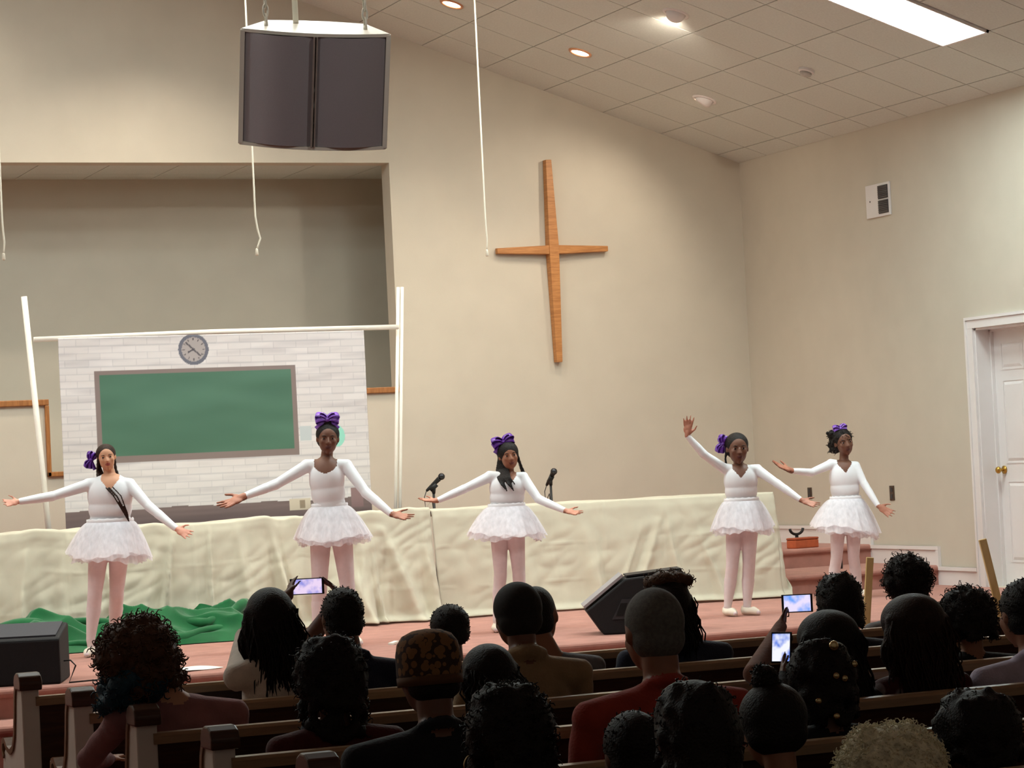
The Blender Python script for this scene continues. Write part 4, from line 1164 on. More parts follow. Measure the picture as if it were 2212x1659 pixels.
# ============================================================ the five dancers
def dancer(key, label, sk, look, lookup, palmL, palmR, thumbL, thumbR, chest_w, seed, neck='scoop', headup=(0, 0, 0)):
    J = {k: V(*v) for k, v in DANCERS[key].items()}
    org = J.pop('org'); S_ = J['top'][2] / 1.4
    t = thing('person', label, 'person', tuple(org), 0, 'dancing girls in white tutus')
    P = []
    hv = J['top'] - J['chin']; h = np.linalg.norm(hv) * 1.0
    c = (J['top'] + J['chin']) / 2
    fwd = unit(FV + RV * look + UP * lookup)
    HP, L, sd, fw_, up_ = head_prims(c, unit(hv + V(*headup)), fwd, h)
    P += HP
    nb = J['nb']
    P += [cap(L(0, -0.08, -0.30), nb - FV * 0.01, 0.036 * S_, 0.044 * S_, 'neck')]
    sw = np.linalg.norm(J['shL'] - J['shR']) / 2
    T = 'leotard'
    P += [cap(nb + V(0, 0, -0.02), J['shL'] + V(0, 0, 0.006), 0.048 * S_, 0.040 * S_, T), cap(nb + V(0, 0, -0.02), J['shR'] + V(0, 0, 0.006), 0.048 * S_, 0.040 * S_, T)]
    def B(c_, w, d, z, tg): P.append(ell(c_, np.array([RV * w, FV * d, UP * z]), tg))
    ch = J['chest']; wa = J['waist']; pe = J['pel']
    cw = chest_w * S_
    hz = (nb[2] - wa[2])
    B(ch + V(0, 0, 0.005), cw, 0.094 * S_, hz * 0.56, T); B((ch + wa) / 2, cw * 0.96, 0.092 * S_, hz * 0.46, T); B(wa + V(0, 0, 0.01), cw * 0.90, 0.085 * S_, hz * 0.32, T)
    B(pe, cw * 1.08, 0.10 * S_, 0.11 * S_, T)
    for sfx in 'LR':
        sh, el_, wr, tip = J['sh' + sfx], J['el' + sfx], J['wr' + sfx], J['tip' + sfx]
        P += [cap(sh, el_, 0.041 * S_, 0.033 * S_, T), cap(el_, el_ + (wr - el_) * 0.35, 0.034 * S_, 0.032 * S_, T), cap(el_ + (wr - el_) * 0.35, wr, 0.032 * S_, 0.024 * S_, T)]
        pn = palmL if sfx == 'L' else palmR; tn = thumbL if sfx == 'L' else thumbR
        P += hand_prims(wr + unit(wr - el_) * 0.012, tip, pn, tn, 0.35, 0.0078)
        hp, kn, an, ft = J['hip' + sfx], J['kn' + sfx], J['an' + sfx], J['ft' + sfx]
        P += [cap(hp, kn, 0.074 * S_, 0.050 * S_, 'tights'), cap(kn, kn + (an - kn) * 0.35 - FV * 0.012, 0.049 * S_, 0.050 * S_, 'tights'), cap(kn + (an - kn) * 0.35 - FV * 0.012, an, 0.050 * S_, 0.031 * S_, 'tights')]
        fd = unit((ft - an) * V(1, 1, 0) + FV * 0.10 + RV * (0.02 if sfx == 'R' else -0.0))
        heel = V(an[0], an[1], 0.030) - fd * 0.02; toe = V(an[0], an[1], 0.022) + fd * 0.13 * S_
        P += [cap(an, heel, 0.031 * S_, 0.027, 'tights'), cap(heel, toe, 0.026, 0.018, 'tights')]
        s = MB(); n = 18; rows = []
        for q in np.linspace(0, 1, 9):
            cpt = heel + (toe - heel) * (q * 1.25 - 0.16)
            wdt = 0.036 * (math.sin(math.pi * min(1, 0.12 + q * 0.9)) ** 0.45) + 0.002; hh = (0.030 if q < 0.5 else 0.030 - 0.016 * (q - 0.5) * 2) + 0.004
            sdv = np.cross(fd, UP)
            rows.append([V(cpt[0], cpt[1], 0.0) + sdv * wdt * math.cos(a) + UP * (0.003 + hh * (1 + math.sin(a)) * (0.78 if 0.25 < q < 0.62 else 1.0)) for a in np.linspace(0, 2 * math.pi, n, endpoint=False)])
        s.grid(np.array(rows), closed_u=True); s.add([rows[0][i] for i in range(n)], [tuple(range(n))]); s.add([rows[-1][i] for i in range(n)], [tuple(range(n))])
        sh_o = obj('ballet_slipper', s, M_shoe, t, smooth=True)
    me = fuse(P, 0.0062, 3, 0.5)
    order = ['skin', 'lips', 'neck', 'leotard', 'hand', 'tights']
    C_, idx = paint(me, P, order)
    rel = C_ - nb; rr = rel @ RV; ff = rel @ FV
    if neck == 'scoop':
        nk = (idx == 3) & (np.abs(rr) < 0.075 * S_) & (rel[:, 2] > -0.062 * S_ + 8.0 * rr ** 2) & (np.abs(rr) < 0.072 * S_)
    else:
        nk = (idx == 3) & (rel[:, 2] > -0.075 * S_ + 1.25 * np.abs(rr)) & (ff > -0.01) & (np.abs(rr) < 0.06 * S_)
    idx[nk] = 0
    N_ = np.empty(len(me.polygons) * 3); me.polygons.foreach_get('normal', N_); N_ = N_.reshape(-1, 3)
    for sfx, pn in (('L', palmL), ('R', palmR)):
        near = (idx == 4) & (np.linalg.norm(C_ - (J['wr' + sfx] + J['tip' + sfx]) / 2, axis=1) < 0.16)
        idx[near & (N_ @ unit(pn) < 0.15)] = 0
    idx[idx == 2] = 0
    me.name = 'body'
    set_mats(me, idx, [SKINS[sk], LIPS[sk], SKINS[sk], M_leo, PALMS[sk], M_tights])
    link('body', me, None, t)
    hm = M_hairb if key == 'd1' else M_hairk
    eyes(t, L, sd, fw_, up_, h, hm)
    J['ww'] = cw * 0.98
    tutu(t, J, RV, seed, 0)
    return t, J, L, sd, fw_, up_, h, hm

def skullcap(L, sd, fwd, up, h, tight=0.02):
    def E(c_, rs, rf, ru): return ell(c_, np.array([sd * rs * h, fwd * rf * h, up * ru * h]), 'hair')
    return [E(L(0, -0.10, 0.165), 0.375 + tight, 0.425 + tight, 0.375 + tight), E(L(0, -0.16, -0.02), 0.35 + tight, 0.34, 0.33)]
def braid(pts, r, seed=0, n=None):
    P = np.array(pts, float); seg = np.linalg.norm(np.diff(P, axis=0), axis=1).cumsum(); seg = np.concatenate([[0], seg])
    n = n or max(4, int(seg[-1] / (r * 1.2))); u = np.linspace(0, seg[-1], n)
    q = np.stack([np.interp(u, seg, P[:, i]) for i in range(3)], -1)
    out = []
    for i in range(n - 1):
        out.append(cap(q[i], q[i + 1], r * (1.0 if i % 2 else 0.75), r * (0.75 if i % 2 else 1.0), 'hair'))
    return out

# first dancer, far left
t, J, L, sd, fw_, up_, h, hm = dancer('d1', 'leftmost girl in white tutu with a long braid, before the green fabric', 'light', 0.18, 0.12, UP * 0.6 + FV, UP * 0.5 + FV, -RV + UP, UP + RV * 0.3, 0.152, 1, 'vee')
P = skullcap(L, sd, fw_, up_, h)
for k, off in enumerate((0.0, 0.026, -0.022)):
    P += braid([L(-0.30, -0.2, -0.2), J['nb'] + RV * (-0.06 + off) + FV * 0.02, J['nb'] + RV * (0.0 + off) + FV * 0.085 - UP * 0.055, J['chest'] + RV * (0.065 + off) + FV * 0.115, J['waist'] + RV * (0.118 + off * 0.5) + FV * 0.085 + UP * 0.05, J['waist'] + RV * 0.135 + FV * 0.06 - UP * 0.01], 0.0062)
P += braid([L(0.30, -0.15, -0.1), L(0.30, -0.1, -0.5), L(0.34, 0.0, -0.72)], 0.012)
for k in range(7):
    P += braid([L(-0.33, -0.25 + 0.05 * k, 0.0), L(-0.42, -0.28 + 0.05 * k, -0.45), L(-0.46 + 0.03 * k, -0.25 + 0.04 * k, -0.75)], 0.009)
hair_obj(t, P, hm, 0.0052, 2)
bow(t, L(-0.62, -0.25, 0.0), unit(sd * 0.4 + up_ * 0.9), unit(-sd * 0.6 + up_ * 0.3), fw_, 0.062, M_bow)
# second dancer, tallest
t, J, L, sd, fw_, up_, h, hm = dancer('d2', 'tallest girl in white tutu, purple bow on top, before the chalkboard backdrop', 'dark', 0.12, -0.02, UP * 0.9 + FV * 0.5, UP * 0.9 + FV * 0.5, UP, UP + RV * 0.2, 0.112, 2, 'scoop')
P = skullcap(L, sd, fw_, up_, h) + [ell(L(0, -0.12, 0.56), np.array([sd * 0.22, fw_ * 0.22, up_ * 0.16]) * h, 'hair')]
hair_obj(t, P, hm, 0.0052, 2)
bow(t, L(-0.02, 0.02, 0.66), sd, up_, fw_, 0.085, mat('lilac_satin', (132, 84, 196), 0.22, 0.1, 10, spec=0.8))
# third dancer, middle
t, J, L, sd, fw_, up_, h, hm = dancer('d3', 'girl in white tutu with long loose braids and purple bow, between the two microphones', 'mid', 0.22, 0.0, UP + FV * 0.3, UP + FV * 0.5, RV * 0.3 + UP, UP, 0.136, 3, 'vee')
P = skullcap(L, sd, fw_, up_, h, 0.04)
for k in range(9):
    x = -0.40 + 0.05 * k
    P += braid([L(-0.30 + 0.02 * k, -0.30 + 0.06 * k, 0.1), L(x - 0.10, -0.22 + 0.04 * k, -0.45), J['nb'] + RV * (-0.075 + 0.011 * k) + FV * (0.05 + 0.004 * k) - UP * 0.015, J['nb'] + RV * (-0.05 + 0.0115 * k) + FV * 0.100 - UP * (0.06 + 0.014 * (k % 4))], 0.0066)
for k in range(4):
    P += braid([L(0.33, -0.2 + 0.07 * k, 0.1), L(0.40, -0.1 + 0.05 * k, -0.4), L(0.42 + 0.03 * k, 0.05, -0.78)], 0.010)
hair_obj(t, P, hm, 0.0052, 2)
bow(t, L(-0.12, -0.05, 0.56), unit(sd + up_ * 0.15), up_, fw_, 0.085, M_bow)
# fourth dancer, arm raised
t, J, L, sd, fw_, up_, h, hm = dancer('d4', 'girl in white tutu raising one arm high, purple bow at the side of her hair', 'dark', 0.10, 0.0, FV, UP + FV * 0.6, RV, UP, 0.132, 4, 'vee')
P = skullcap(L, sd, fw_, up_, h)
for k in range(5):
    P += braid([L(-0.34, -0.2 + 0.05 * k, 0.05), L(-0.40, -0.12, -0.3), L(-0.38, -0.1 + 0.03 * k, -0.66)], 0.009)
hair_obj(t, P, hm, 0.0052, 2)
bow(t, L(-0.47, -0.22, 0.18), unit(sd * 0.3 + up_ * 0.9), unit(-sd + up_ * 0.2), fw_, 0.07, M_bow)
# fifth dancer, far right
t, J, L, sd, fw_, up_, h, hm = dancer('d5', 'rightmost girl in white tutu with short curly hair, in front of the steps', 'dark', 0.25, 0.0, UP + FV * 0.5, FV + UP * 0.4, UP, UP + RV * 0.4, 0.128, 5, 'vee')
P = skullcap(L, sd, fw_, up_, h, 0.02)
rr_ = np.random.RandomState(5)
for k in range(26):
    a = rr_.uniform(-1, 1); P.append(ell(L(-0.30 + 0.12 * rr_.uniform(-1, 1), -0.3 + 0.25 * rr_.uniform(-1, 1), 0.12 + 0.38 * a), 0.085 * h * rr_.uniform(0.8, 1.4), 'hair'))
hair_obj(t, P, hm, 0.007, 1, (260, 0.022, 0.0022, 3))
bow(t, L(0.0, -0.1, 0.58), sd, up_, fw_, 0.06, mat('lilac_satin', (132, 84, 196), 0.22), True)

# ============================================================ the seated audience
def shade(name, rgb, rough=0.85):
    return mat(name, rgb, rough, 0.12, 18, bump=0.25, bscale=120, spec=0.2, sheen=0.15)
SKA = {'dark': SKINS['dark'], 'mid': SKINS['mid'], 'light': SKINS['light']}
M_pants = shade('dark_trousers', (38, 38, 46))

def sitter(key, label, shirt, sk='dark', sw=0.40, lean=(0, 0), yaw=0.0, tilt=0.0, h=None, hair=None, hm=None, fuzz=None, arms=None, collar=None, nod=0.0, tuck=0.035, sleeve=None, group='audience in the pews', drop=0.02):
    """one person facing the stage, seated on the pew of the given row; drop: hair thickness above the skull"""
    (X, Y, ZT), row, hw = AUD[key]
    yr = ROWS[row]
    s_ = min(1.05, max(0.72, (ZT - 0.45) / 0.80))
    h = h or (0.215 if s_ > 0.85 else 0.195)
    org = V(X + lean[0], yr + 0.30, 0.0)
    t = thing('person', label, 'person', tuple(org), 0, group)
    F = unit(V(math.sin(yaw), math.cos(yaw), nod)); up = unit(V(math.sin(tilt), 0.10, 1))
    c = V(X, Y, ZT - drop - 0.5 * h) - org
    HP, L, sd, fw_, up_ = head_prims(c, up, F, h)
    P = list(HP)
    nb = c + V(-0.03 * math.sin(tilt), -0.05, -0.68 * h); nb[0] = nb[0] * 0.45 if lean[0] else nb[0]; nb[2] = c[2] - 0.72 * h
    P.append(cap(L(0, -0.16, -0.30), nb, 0.048 * s_ + 0.004, 0.054 * s_, 'skin'))
    pel = V(0, 0, 0.475 + 0.10 * s_); chest = nb * 0.62 + pel * 0.38 + V(0, -0.01, 0); shz = nb[2] - 0.055 * s_
    B = lambda c_, w, d, z: P.append(ell(c_, np.array([V(1, 0, 0) * w, V(0, 1, 0) * d, V(0, 0, 1) * z]), 'shirt'))
    shL = V(nb[0] - sw / 2, nb[1] - 0.005, shz); shR = V(nb[0] + sw / 2, nb[1] - 0.005, shz)
    for sh in (shL, shR):
        P.append(cap(nb + V(0, 0, -0.025), sh, 0.058 * s_, 0.056 * s_, 'shirt'))
    th_ = max(0.12, chest[2] - pel[2])
    B(chest, sw * 0.43, 0.11 * s_, (nb[2] - pel[2]) * 0.46); B((chest + pel) / 2, sw * 0.41, 0.11 * s_, (nb[2] - pel[2]) * 0.42); B(pel + V(0, 0.0, 0.0), sw * 0.44, 0.115 * s_, 0.10 * s_)
    for k, sh in ((-1, shL), (1, shR)):
        A = (arms or {}).get(k)
        if A:
            el_, wr = V(*A[0]) - org, V(*A[1]) - org
            P += [cap(sh, el_, 0.05 * s_, 0.042 * s_, 'sleeve' if sleeve else 'shirt'), cap(el_, wr, 0.042 * s_, 0.026, 'sleeve')]
            P += hand_prims(wr, V(*A[2]) - org, A[3], A[4], A[5] if len(A) > 5 else 0.6, 0.0088)
        else:
            el_ = V(sh[0] + k * tuck, sh[1] + 0.07, sh[2] - 0.25 * s_); wr = V(pel[0] + k * 0.10, pel[1] + 0.27 * s_, pel[2] + 0.075)
            P += [cap(sh, el_, 0.052 * s_, 0.043 * s_, 'shirt'), cap(el_, wr, 0.043 * s_, 0.028 * s_, 'shirt')]
            P += hand_prims(wr, wr + V(-k * 0.05, 0.14, -0.02) * s_, V(0, 0, -1), V(-k, 0, 0), 0.5, 0.0088)
        hp = pel + V(k * 0.09, 0.02, -0.02); kn = V(pel[0] + k * 0.11, pel[1] + 0.34 * s_, 0.45 + 0.085); an = V(kn[0], kn[1] + 0.02, 0.09)
        P += [cap(hp, kn, 0.083 * s_, 0.062 * s_, 'pants'), cap(kn, an, 0.058 * s_, 0.036, 'pants'), cap(an, V(an[0], an[1] - 0.02, 0.035), 0.036, 0.032, 'shoe'), cap(V(an[0], an[1] - 0.02, 0.035), V(an[0], an[1] + 0.15, 0.030), 0.034, 0.028, 'shoe')]
    if collar:
        n = 10; pts = [nb + V(math.cos(a) * 0.068 * s_, math.sin(a) * 0.064 * s_ + 0.005, 0.012 - 0.028 * math.sin(a)) for a in np.linspace(0, 2 * math.pi, n + 1)]
        P += [cap(pts[i], pts[i + 1], collar, collar, 'shirt') for i in range(n)]
    me = fuse(P, 0.0095, 4, 0.5)
    order = ['skin', 'lips', 'shirt', 'sleeve', 'hand', 'pants', 'shoe']
    C_, idx = paint(me, P, order)
    # folds of the cloth
    me.name = 'body'
    bare = arms and arms.get('bare')
    set_mats(me, idx, [SKA[sk], LIPS[sk], shirt, SKA[sk] if bare else (sleeve or shirt), SKA[sk], M_pants, M_black])
    v = verts_np(me); nz = vnoise(abs(hash(key)) % 999 if False else sum(map(ord, key)), 12, 3.0, 9.0, 3)
    nn = np.empty(len(v) * 3); me.vertices.foreach_get('normal', nn); nn = nn.reshape(-1, 3)
    wgt = np.clip((nb[2] - 0.03 - v[:, 2]) / 0.06, 0, 1) * (v[:, 2] > 0.5)
    v = v + nn * (0.007 * nz(v[:, 0], v[:, 1], v[:, 2]) * wgt)[:, None]
    me.vertices.foreach_set('co', v.ravel()); me.update()
    link('body', me, None, t)
    if hair:
        hp_ = hair(L, sd, fw_, up_, h, hw, c, nb)
        ex = None
        if STRANDS:
            ex = MB()
            for pts in STRANDS: ex.tube(pts, [0.0032] * (len(pts) - 1) + [0.001], 5)
            STRANDS.clear()
        hair_obj(t, hp_, hm or M_hairk, 0.010, 1, fuzz, 'hair', ex)
    return t, L, sd, fw_, up_, h, org

def E_(L, sd, fw, up, h, c_, rs, rf, ru): return ell(L(*c_), np.array([sd * rs, fw * rf, up * ru]), 'hair')
STRANDS = []
def H_short(k=1.0):
    def f(L, sd, fw, up, h, hw, c, nb):
        w = hw / 2
        return [E_(L, sd, fw, up, h, (0, -0.10, 0.17), w, max(w, 0.47 * h), 0.38 * h + 0.012), E_(L, sd, fw, up, h, (0, -0.16, -0.06), w * 0.94, 0.37 * h, 0.30 * h)]
    return f
def H_blobs(seed, n, size, lo=-0.5, hi=0.6, wide=1.0, down=0.0):
    """rounded curly mass made of many tufts"""
    def f(L, sd, fw, up, h, hw, c, nb):
        r = np.random.RandomState(seed); w = hw / 2 * wide
        P = [E_(L, sd, fw, up, h, (0, -0.10, 0.08), w * 0.96, max(0.50 * h, w * 0.93), 0.52 * h)]
        for i in range(int(n * 1.8)):
            a = r.uniform(0, 2 * math.pi); z = r.uniform(lo, hi); q = math.sqrt(max(0.02, 1 - min(1, max(0, z - 0.1) / 0.54) ** 2)) if z > 0.1 else 1 - 0.15 * min(1, (0.1 - z)) ** 2
            y = math.sin(a) * q
            if y > 0.55 and z < 0.15: y = -y
            P.append(ell(L(0, -0.10, z * 0.95) + sd * w * math.cos(a) * q * 0.92 + fw * max(0.46 * h, w * 0.9) * y * 0.92, size * 0.62 * r.uniform(0.7, 1.35), 'hair'))
        return P
    return f
def H_long(length, seed, spread=1.0, n=30, r0=0.013):
    """long wavy hair falling down the back"""
    def f(L, sd, fw, up, h, hw, c, nb):
        r = np.random.RandomState(seed); w = hw / 2
        P = [E_(L, sd, fw, up, h, (0, -0.10, 0.12), w * 0.90, 0.52 * h, 0.42 * h), E_(L, sd, fw, up, h, (0, -0.20, -0.15), w * 0.86, 0.34 * h, 0.36 * h)]
        for i in range(n):
            a = (i / (n - 1) - 0.5) * 2; k = 1 - a * a
            p = L(0, -0.22, 0.12) + sd * w * a * 0.86 - fw * 0.16 * h * k
            tot = length * (0.75 + 0.25 * k) * r.uniform(0.82, 1.12) + 0.10 * h
            ph = r.uniform(0, 6.28); m_ = 6; prev = p
            for q in range(1, m_ + 1):
                u_ = q / m_
                nxt = p - V(0, 0, 1) * tot * u_ + sd * (w * a * 0.22 * spread * math.sin(u_ * 2.4) + 0.010 * math.sin(u_ * 8 + ph)) + V(0, -0.045 * k * math.sin(u_ * 1.8) + 0.006 * math.cos(u_ * 7 + ph), 0)
                if q == 1: path = [prev]
                path.append(nxt)
                P.append(cap(prev, nxt, r0 * (1.35 - 0.5 * u_), r0 * (1.35 - 0.5 * min(1, u_ + 0.17) - (0.45 if q == m_ else 0)), 'hair')); prev = nxt
            for _k in range(7):
                o_ = sd * r.normal(0, r0 * 0.9) - V(0, abs(r.normal(0, r0 * 0.6)) + r0 * 0.7, 0); STRANDS.append([pp + o_ * (0.6 + 0.6 * i_ / 6) + sd * 0.004 * math.sin(i_ * 1.3 + _k) for i_, pp in enumerate(path)] + [path[-1] + o_ * 1.3 - V(0, 0, r.uniform(0.0, 0.04))])
        return P
    return f

hair_brown = mat('curly_brown_hair', (86, 56, 34), 0.6, 0.35, 40, bump=0.5, bscale=120)
hair_blue = mat('blue_dyed_hair', (28, 62, 78), 0.6, 0.35, 40, bump=0.5, bscale=120)
hair_grey = mat('short_grey_hair', (104, 100, 94), 0.8, 0.2, 90, bump=0.4, bscale=300)
hair_silver = mat('silver_blond_hair', (232, 220, 186), 0.7, 0.25, 50, bump=0.4, bscale=200)

# left block ------------------------------------------------------------
t, L, sd, fw_, up_, h, org = sitter('a1', 'person with brown curls dyed blue at the nape, leaning left in a mauve shirt', shade('mauve_shirt', (150, 102, 102)), 'light', 0.40, (0.20, 0), 0.1, -0.25, arms={-1: ((1.985, 8.60, 0.745), (2.10, 8.80, 0.715), (2.17, 8.92, 0.72), V(0, 0, -1), V(1, 0, 0))},
    hair=H_blobs(1, 90, 0.030, -0.55, 0.62), hm=hair_brown, fuzz=(1100, 0.034, 0.0024, 2), drop=0.045)
r = np.random.RandomState(8)
hair_obj(t, [ell(L(r.uniform(-0.15, 0.75), -0.35 + 0.2 * r.uniform(-1, 1), -0.42 + 0.16 * r.uniform(-1, 1)), 0.032 * r.uniform(0.7, 1.3), 'hair') for _ in range(46)], hair_blue, 0.010, 1, (260, 0.03, 0.0024, 4), 'blue_hair_ends')
PH1 = V(3.178, 9.78, 1.228)
t, L, sd, fw_, up_, h, org = sitter('a2', 'long-haired woman in a cream top filming with a phone held up in both hands', shade('cream_top', (214, 200, 186)), 'dark', 0.31, (0, 0), 0.25, 0.0,
    hair=H_long(0.27, 2, 0.8), arms={-1: ((2.86, 9.62, 1.05), (3.075, 9.715, 1.20), (3.125, 9.785, 1.272), V(0.9, 0.3, -0.2), V(0, -0.3, 1), 0.8), 1: ((3.10, 9.62, 0.99), (3.30, 9.715, 1.185), (3.238, 9.785, 1.272), V(-0.9, 0.3, -0.2), V(0, -0.3, 1), 0.8), 'bare': True}, drop=0.02)
t, *_ = sitter('a3', 'short-haired man in a dark navy jacket beside the woman filming', shade('navy_jacket', (28, 32, 52)), 'dark', 0.36, (0.03, 0), tuck=0.0, hair=H_short(), fuzz=(500, 0.010, 0.002, 3), collar=0.016, drop=0.012)
t, *_ = sitter('a4', 'woman with a wide mass of dark hair and dark red top', shade('dark_red_top', (74, 26, 24)), 'dark', 0.36, hair=H_blobs(4, 110, 0.028, -0.95, 0.6), fuzz=(500, 0.022, 0.002, 5), drop=0.03)
t, L, sd, fw_, up_, h, org = sitter('a5', 'man in a brown patterned brimless cap and dark suit', shade('black_suit', (26, 27, 32)), 'dark', 0.46, hair=None, collar=0.014, drop=0.03)
# patterned cap
m = bpy.data.materials.new('woven_cap'); m.use_nodes = True; nt = m.node_tree; b = nt.nodes['Principled BSDF']
tc = nt.nodes.new('ShaderNodeTexCoord'); vo = nt.nodes.new('ShaderNodeTexVoronoi'); vo.inputs['Scale'].default_value = 46
rp = nt.nodes.new('ShaderNodeValToRGB'); rp.color_ramp.interpolation = 'CONSTANT'
rp.color_ramp.elements[0].color = (*lin((132, 92, 54)), 1); rp.color_ramp.elements[1].position = 0.55; rp.color_ramp.elements[1].color = (*lin((58, 36, 24)), 1)
nt.links.new(tc.outputs['Object'], vo.inputs['Vector']); nt.links.new(vo.outputs['Distance'], rp.inputs[0]); nt.links.new(rp.outputs[0], b.inputs['Base Color']); b.inputs['Roughness'].default_value = 0.9
s = MB(); rows = []
for u_, k in ((-0.10, 1.0), (0.05, 1.03), (0.30, 1.02), (0.44, 0.95), (0.54, 0.78), (0.60, 0.45), (0.62, 0.02)):
    rows.append([L(0, -0.06, u_) + (sd * 0.40 * h * math.cos(a) + fw_ * 0.47 * h * math.sin(a)) * k for a in np.linspace(0, 2 * math.pi, 40, endpoint=False)])
s.grid(np.array(rows), closed_u=True); capo = obj('cap', s, m, t, smooth=True, solid=0.004)
s = MB(); rows = [[L(0, -0.06, u_) + (sd * 0.40 * h * math.cos(a) + fw_ * 0.47 * h * math.sin(a)) * k for a in np.linspace(0, 2 * math.pi, 40, endpoint=False)] for u_, k in ((-0.10, 1.03), (-0.10, 1.05), (0.02, 1.06), (0.02, 1.035))]
s.grid(np.array(rows), closed_u=True); obj('band', s, mat('cap_band', (92, 60, 36), 0.9), capo, smooth=True)
hair_obj(t, [E_(L, sd, fw_, up_, h, (0, -0.20, -0.12), 0.36 * h, 0.30 * h, 0.22 * h)], M_hairk, 0.011, 1)
# middle ---------------------------------------------------------------
sitter('a6', 'small dark round head in the front pew, left of the tan jacket', shade('dark_grey_top', (50, 48, 54)), 'dark', 0.34, hair=H_short(), fuzz=(300, 0.008, 0.0018, 6), drop=0.012)
sitter('a7', 'person with smooth black bobbed hair between the patterned cap and the tan jacket', shade('black_top', (22, 22, 24)), 'dark', 0.34, hair=H_long(0.10, 7, 0.6), drop=0.02)
sitter('a8', 'man with close-cropped hair in a tan jacket with a standing collar', shade('tan_jacket', (150, 124, 92)), 'dark', 0.42, hair=H_short(), hm=mat('cropped_hair', (34, 28, 24), 0.8, 0.3, 90), collar=0.026, drop=0.006)
sitter('a9', 'person turned right in a grey plaid shirt, half hidden behind the tan jacket', shade('grey_plaid', (110, 108, 114)), 'mid', 0.36, (0.05, 0), 0.6, 0.0, hair=H_short(), drop=0.012)
t, L, sd, fw_, up_, h, org = sitter('a10', 'woman with tousled dark hair and thin hoop earrings, lowest in the middle', shade('charcoal_top', (30, 30, 33)), 'dark', 0.26, tuck=-0.02, hair=H_blobs(10, 110, 0.022, -0.6, 0.62), fuzz=(600, 0.02, 0.0018, 7), drop=0.03)
M_gold = mat('gold_hoop', (212, 188, 140), 0.25, 0.0, metal=1.0)
for k in (-1, 1):
    s = MB(); cc = L(k * 0.44, -0.02, -0.28); s.tube([cc + V(math.cos(a) * 0.026, 0, math.sin(a) * 0.026) for a in np.linspace(0, 2 * math.pi, 20)], 0.0022, 6, cap=False); obj('earring', s, M_gold, t, smooth=True)
t, L, sd, fw_, up_, h, org = sitter('a11', 'man with short grey hair in a rust red sweater', shade('rust_sweater', (160, 58, 44)), 'mid', 0.46, hair=H_short(), hm=hair_grey, collar=0.016, drop=0.005, h=0.225)
t, L, sd, fw_, up_, h, org = sitter('a12', 'woman with brown-tipped hair in a dark blue jacket, before the wedge monitor', shade('blue_jacket', (44, 48, 66)), 'mid', 0.42, hair=H_long(0.18, 12, 0.6), drop=0.02)
hair_obj(t, [ell(L(rnd.uniform(-0.36, 0.36), -0.1 + rnd.uniform(-0.3, 0.3), 0.47 + rnd.uniform(-0.05, 0.09)), 0.026, 'hair') for _ in range(24)], hair_brown, 0.010, 1, (160, 0.025, 0.002, 8), 'brown_curls')
sitter('a13', 'large dark head of hair right before the rust sweater', shade('black_top', (22, 22, 24)), 'dark', 0.32, tuck=0.0, hair=H_blobs(13, 90, 0.022, -0.8, 0.6), fuzz=(400, 0.012, 0.0016, 9), drop=0.02)
t, L, sd, fw_, up_, h, org = sitter('a14', 'small child with dark hair and a tiny stud, lowest before the rust sweater', shade('black_top', (22, 22, 24)), 'dark', 0.24, tuck=-0.02, hair=H_short(), fuzz=(300, 0.010, 0.0016, 10), drop=0.015)
s = MB(); s.ell(L(-0.38, 0.0, -0.12), 0.005); obj('earring', s, M_gold, t)
# right ----------------------------------------------------------------
t, L, sd, fw_, up_, h, org = sitter('a15', 'person with hair pulled up into a topknot, low in the right half', shade('olive_top', (70, 64, 40)), 'mid', 0.34, tuck=0.0, hair=H_short(), drop=0.014)
hair_obj(t, [ell(L(0.06, -0.1, 0.66), 0.036, 'hair'), ell(L(0.03, -0.12, 0.60), 0.03, 'hair'), ell(L(0.10, -0.08, 0.72), 0.026, 'hair')], M_hairk, 0.008, 1, (160, 0.010, 0.0016, 11), 'topknot')
sitter('a16', 'person with a rounded afro in the second pew, above the phones', shade('slate_top', (44, 48, 60)), 'dark', 0.38, hair=H_blobs(16, 90, 0.020), fuzz=(500, 0.014, 0.0018, 12), drop=0.025)
PH2 = V(4.488, 8.10, 1.127); PH3 = V(3.924, 7.2, 1.052)
t, L, sd, fw_, up_, h, org = sitter('a17', 'woman in black with long hair, raising a phone in her left hand', shade('black_dress', (20, 20, 24)), 'dark', 0.31, tuck=0.0, sleeve=shade('brown_sleeve', (128, 82, 62)), hair=H_long(0.22, 17, 0.7),
    arms={-1: ((4.06, 7.66, 0.93), (4.36, 8.0, 1.055), (4.43, 8.085, 1.10), V(0.8, 0.2, 0.2), V(0.3, 0, 1), 0.9)}, drop=0.02)
sitter('a18', 'man with tight curls on top in a grey jacket, front pew on the right', shade('grey_jacket', (120, 118, 120)), 'mid', 0.44, hair=H_blobs(18, 80, 0.024, 0.0, 0.62), fuzz=(700, 0.03, 0.002, 13), collar=0.016, drop=0.03)
m = shade('floral_top', (70, 26, 26))
nt = m.node_tree; b = nt.nodes['Principled BSDF']; src = b.inputs['Base Color'].links[0].from_socket
tc = nt.nodes.new('ShaderNodeTexCoord'); vo = nt.nodes.new('ShaderNodeTexVoronoi'); vo.inputs['Scale'].default_value = 11
rp = nt.nodes.new('ShaderNodeValToRGB'); rp.color_ramp.elements[0].position = 0.30; rp.color_ramp.elements[0].color = (1, 1, 1, 1); rp.color_ramp.elements[1].position = 0.36; rp.color_ramp.elements[1].color = (0, 0, 0, 1)
mx = nt.nodes.new('ShaderNodeMix'); mx.data_type = 'RGBA'
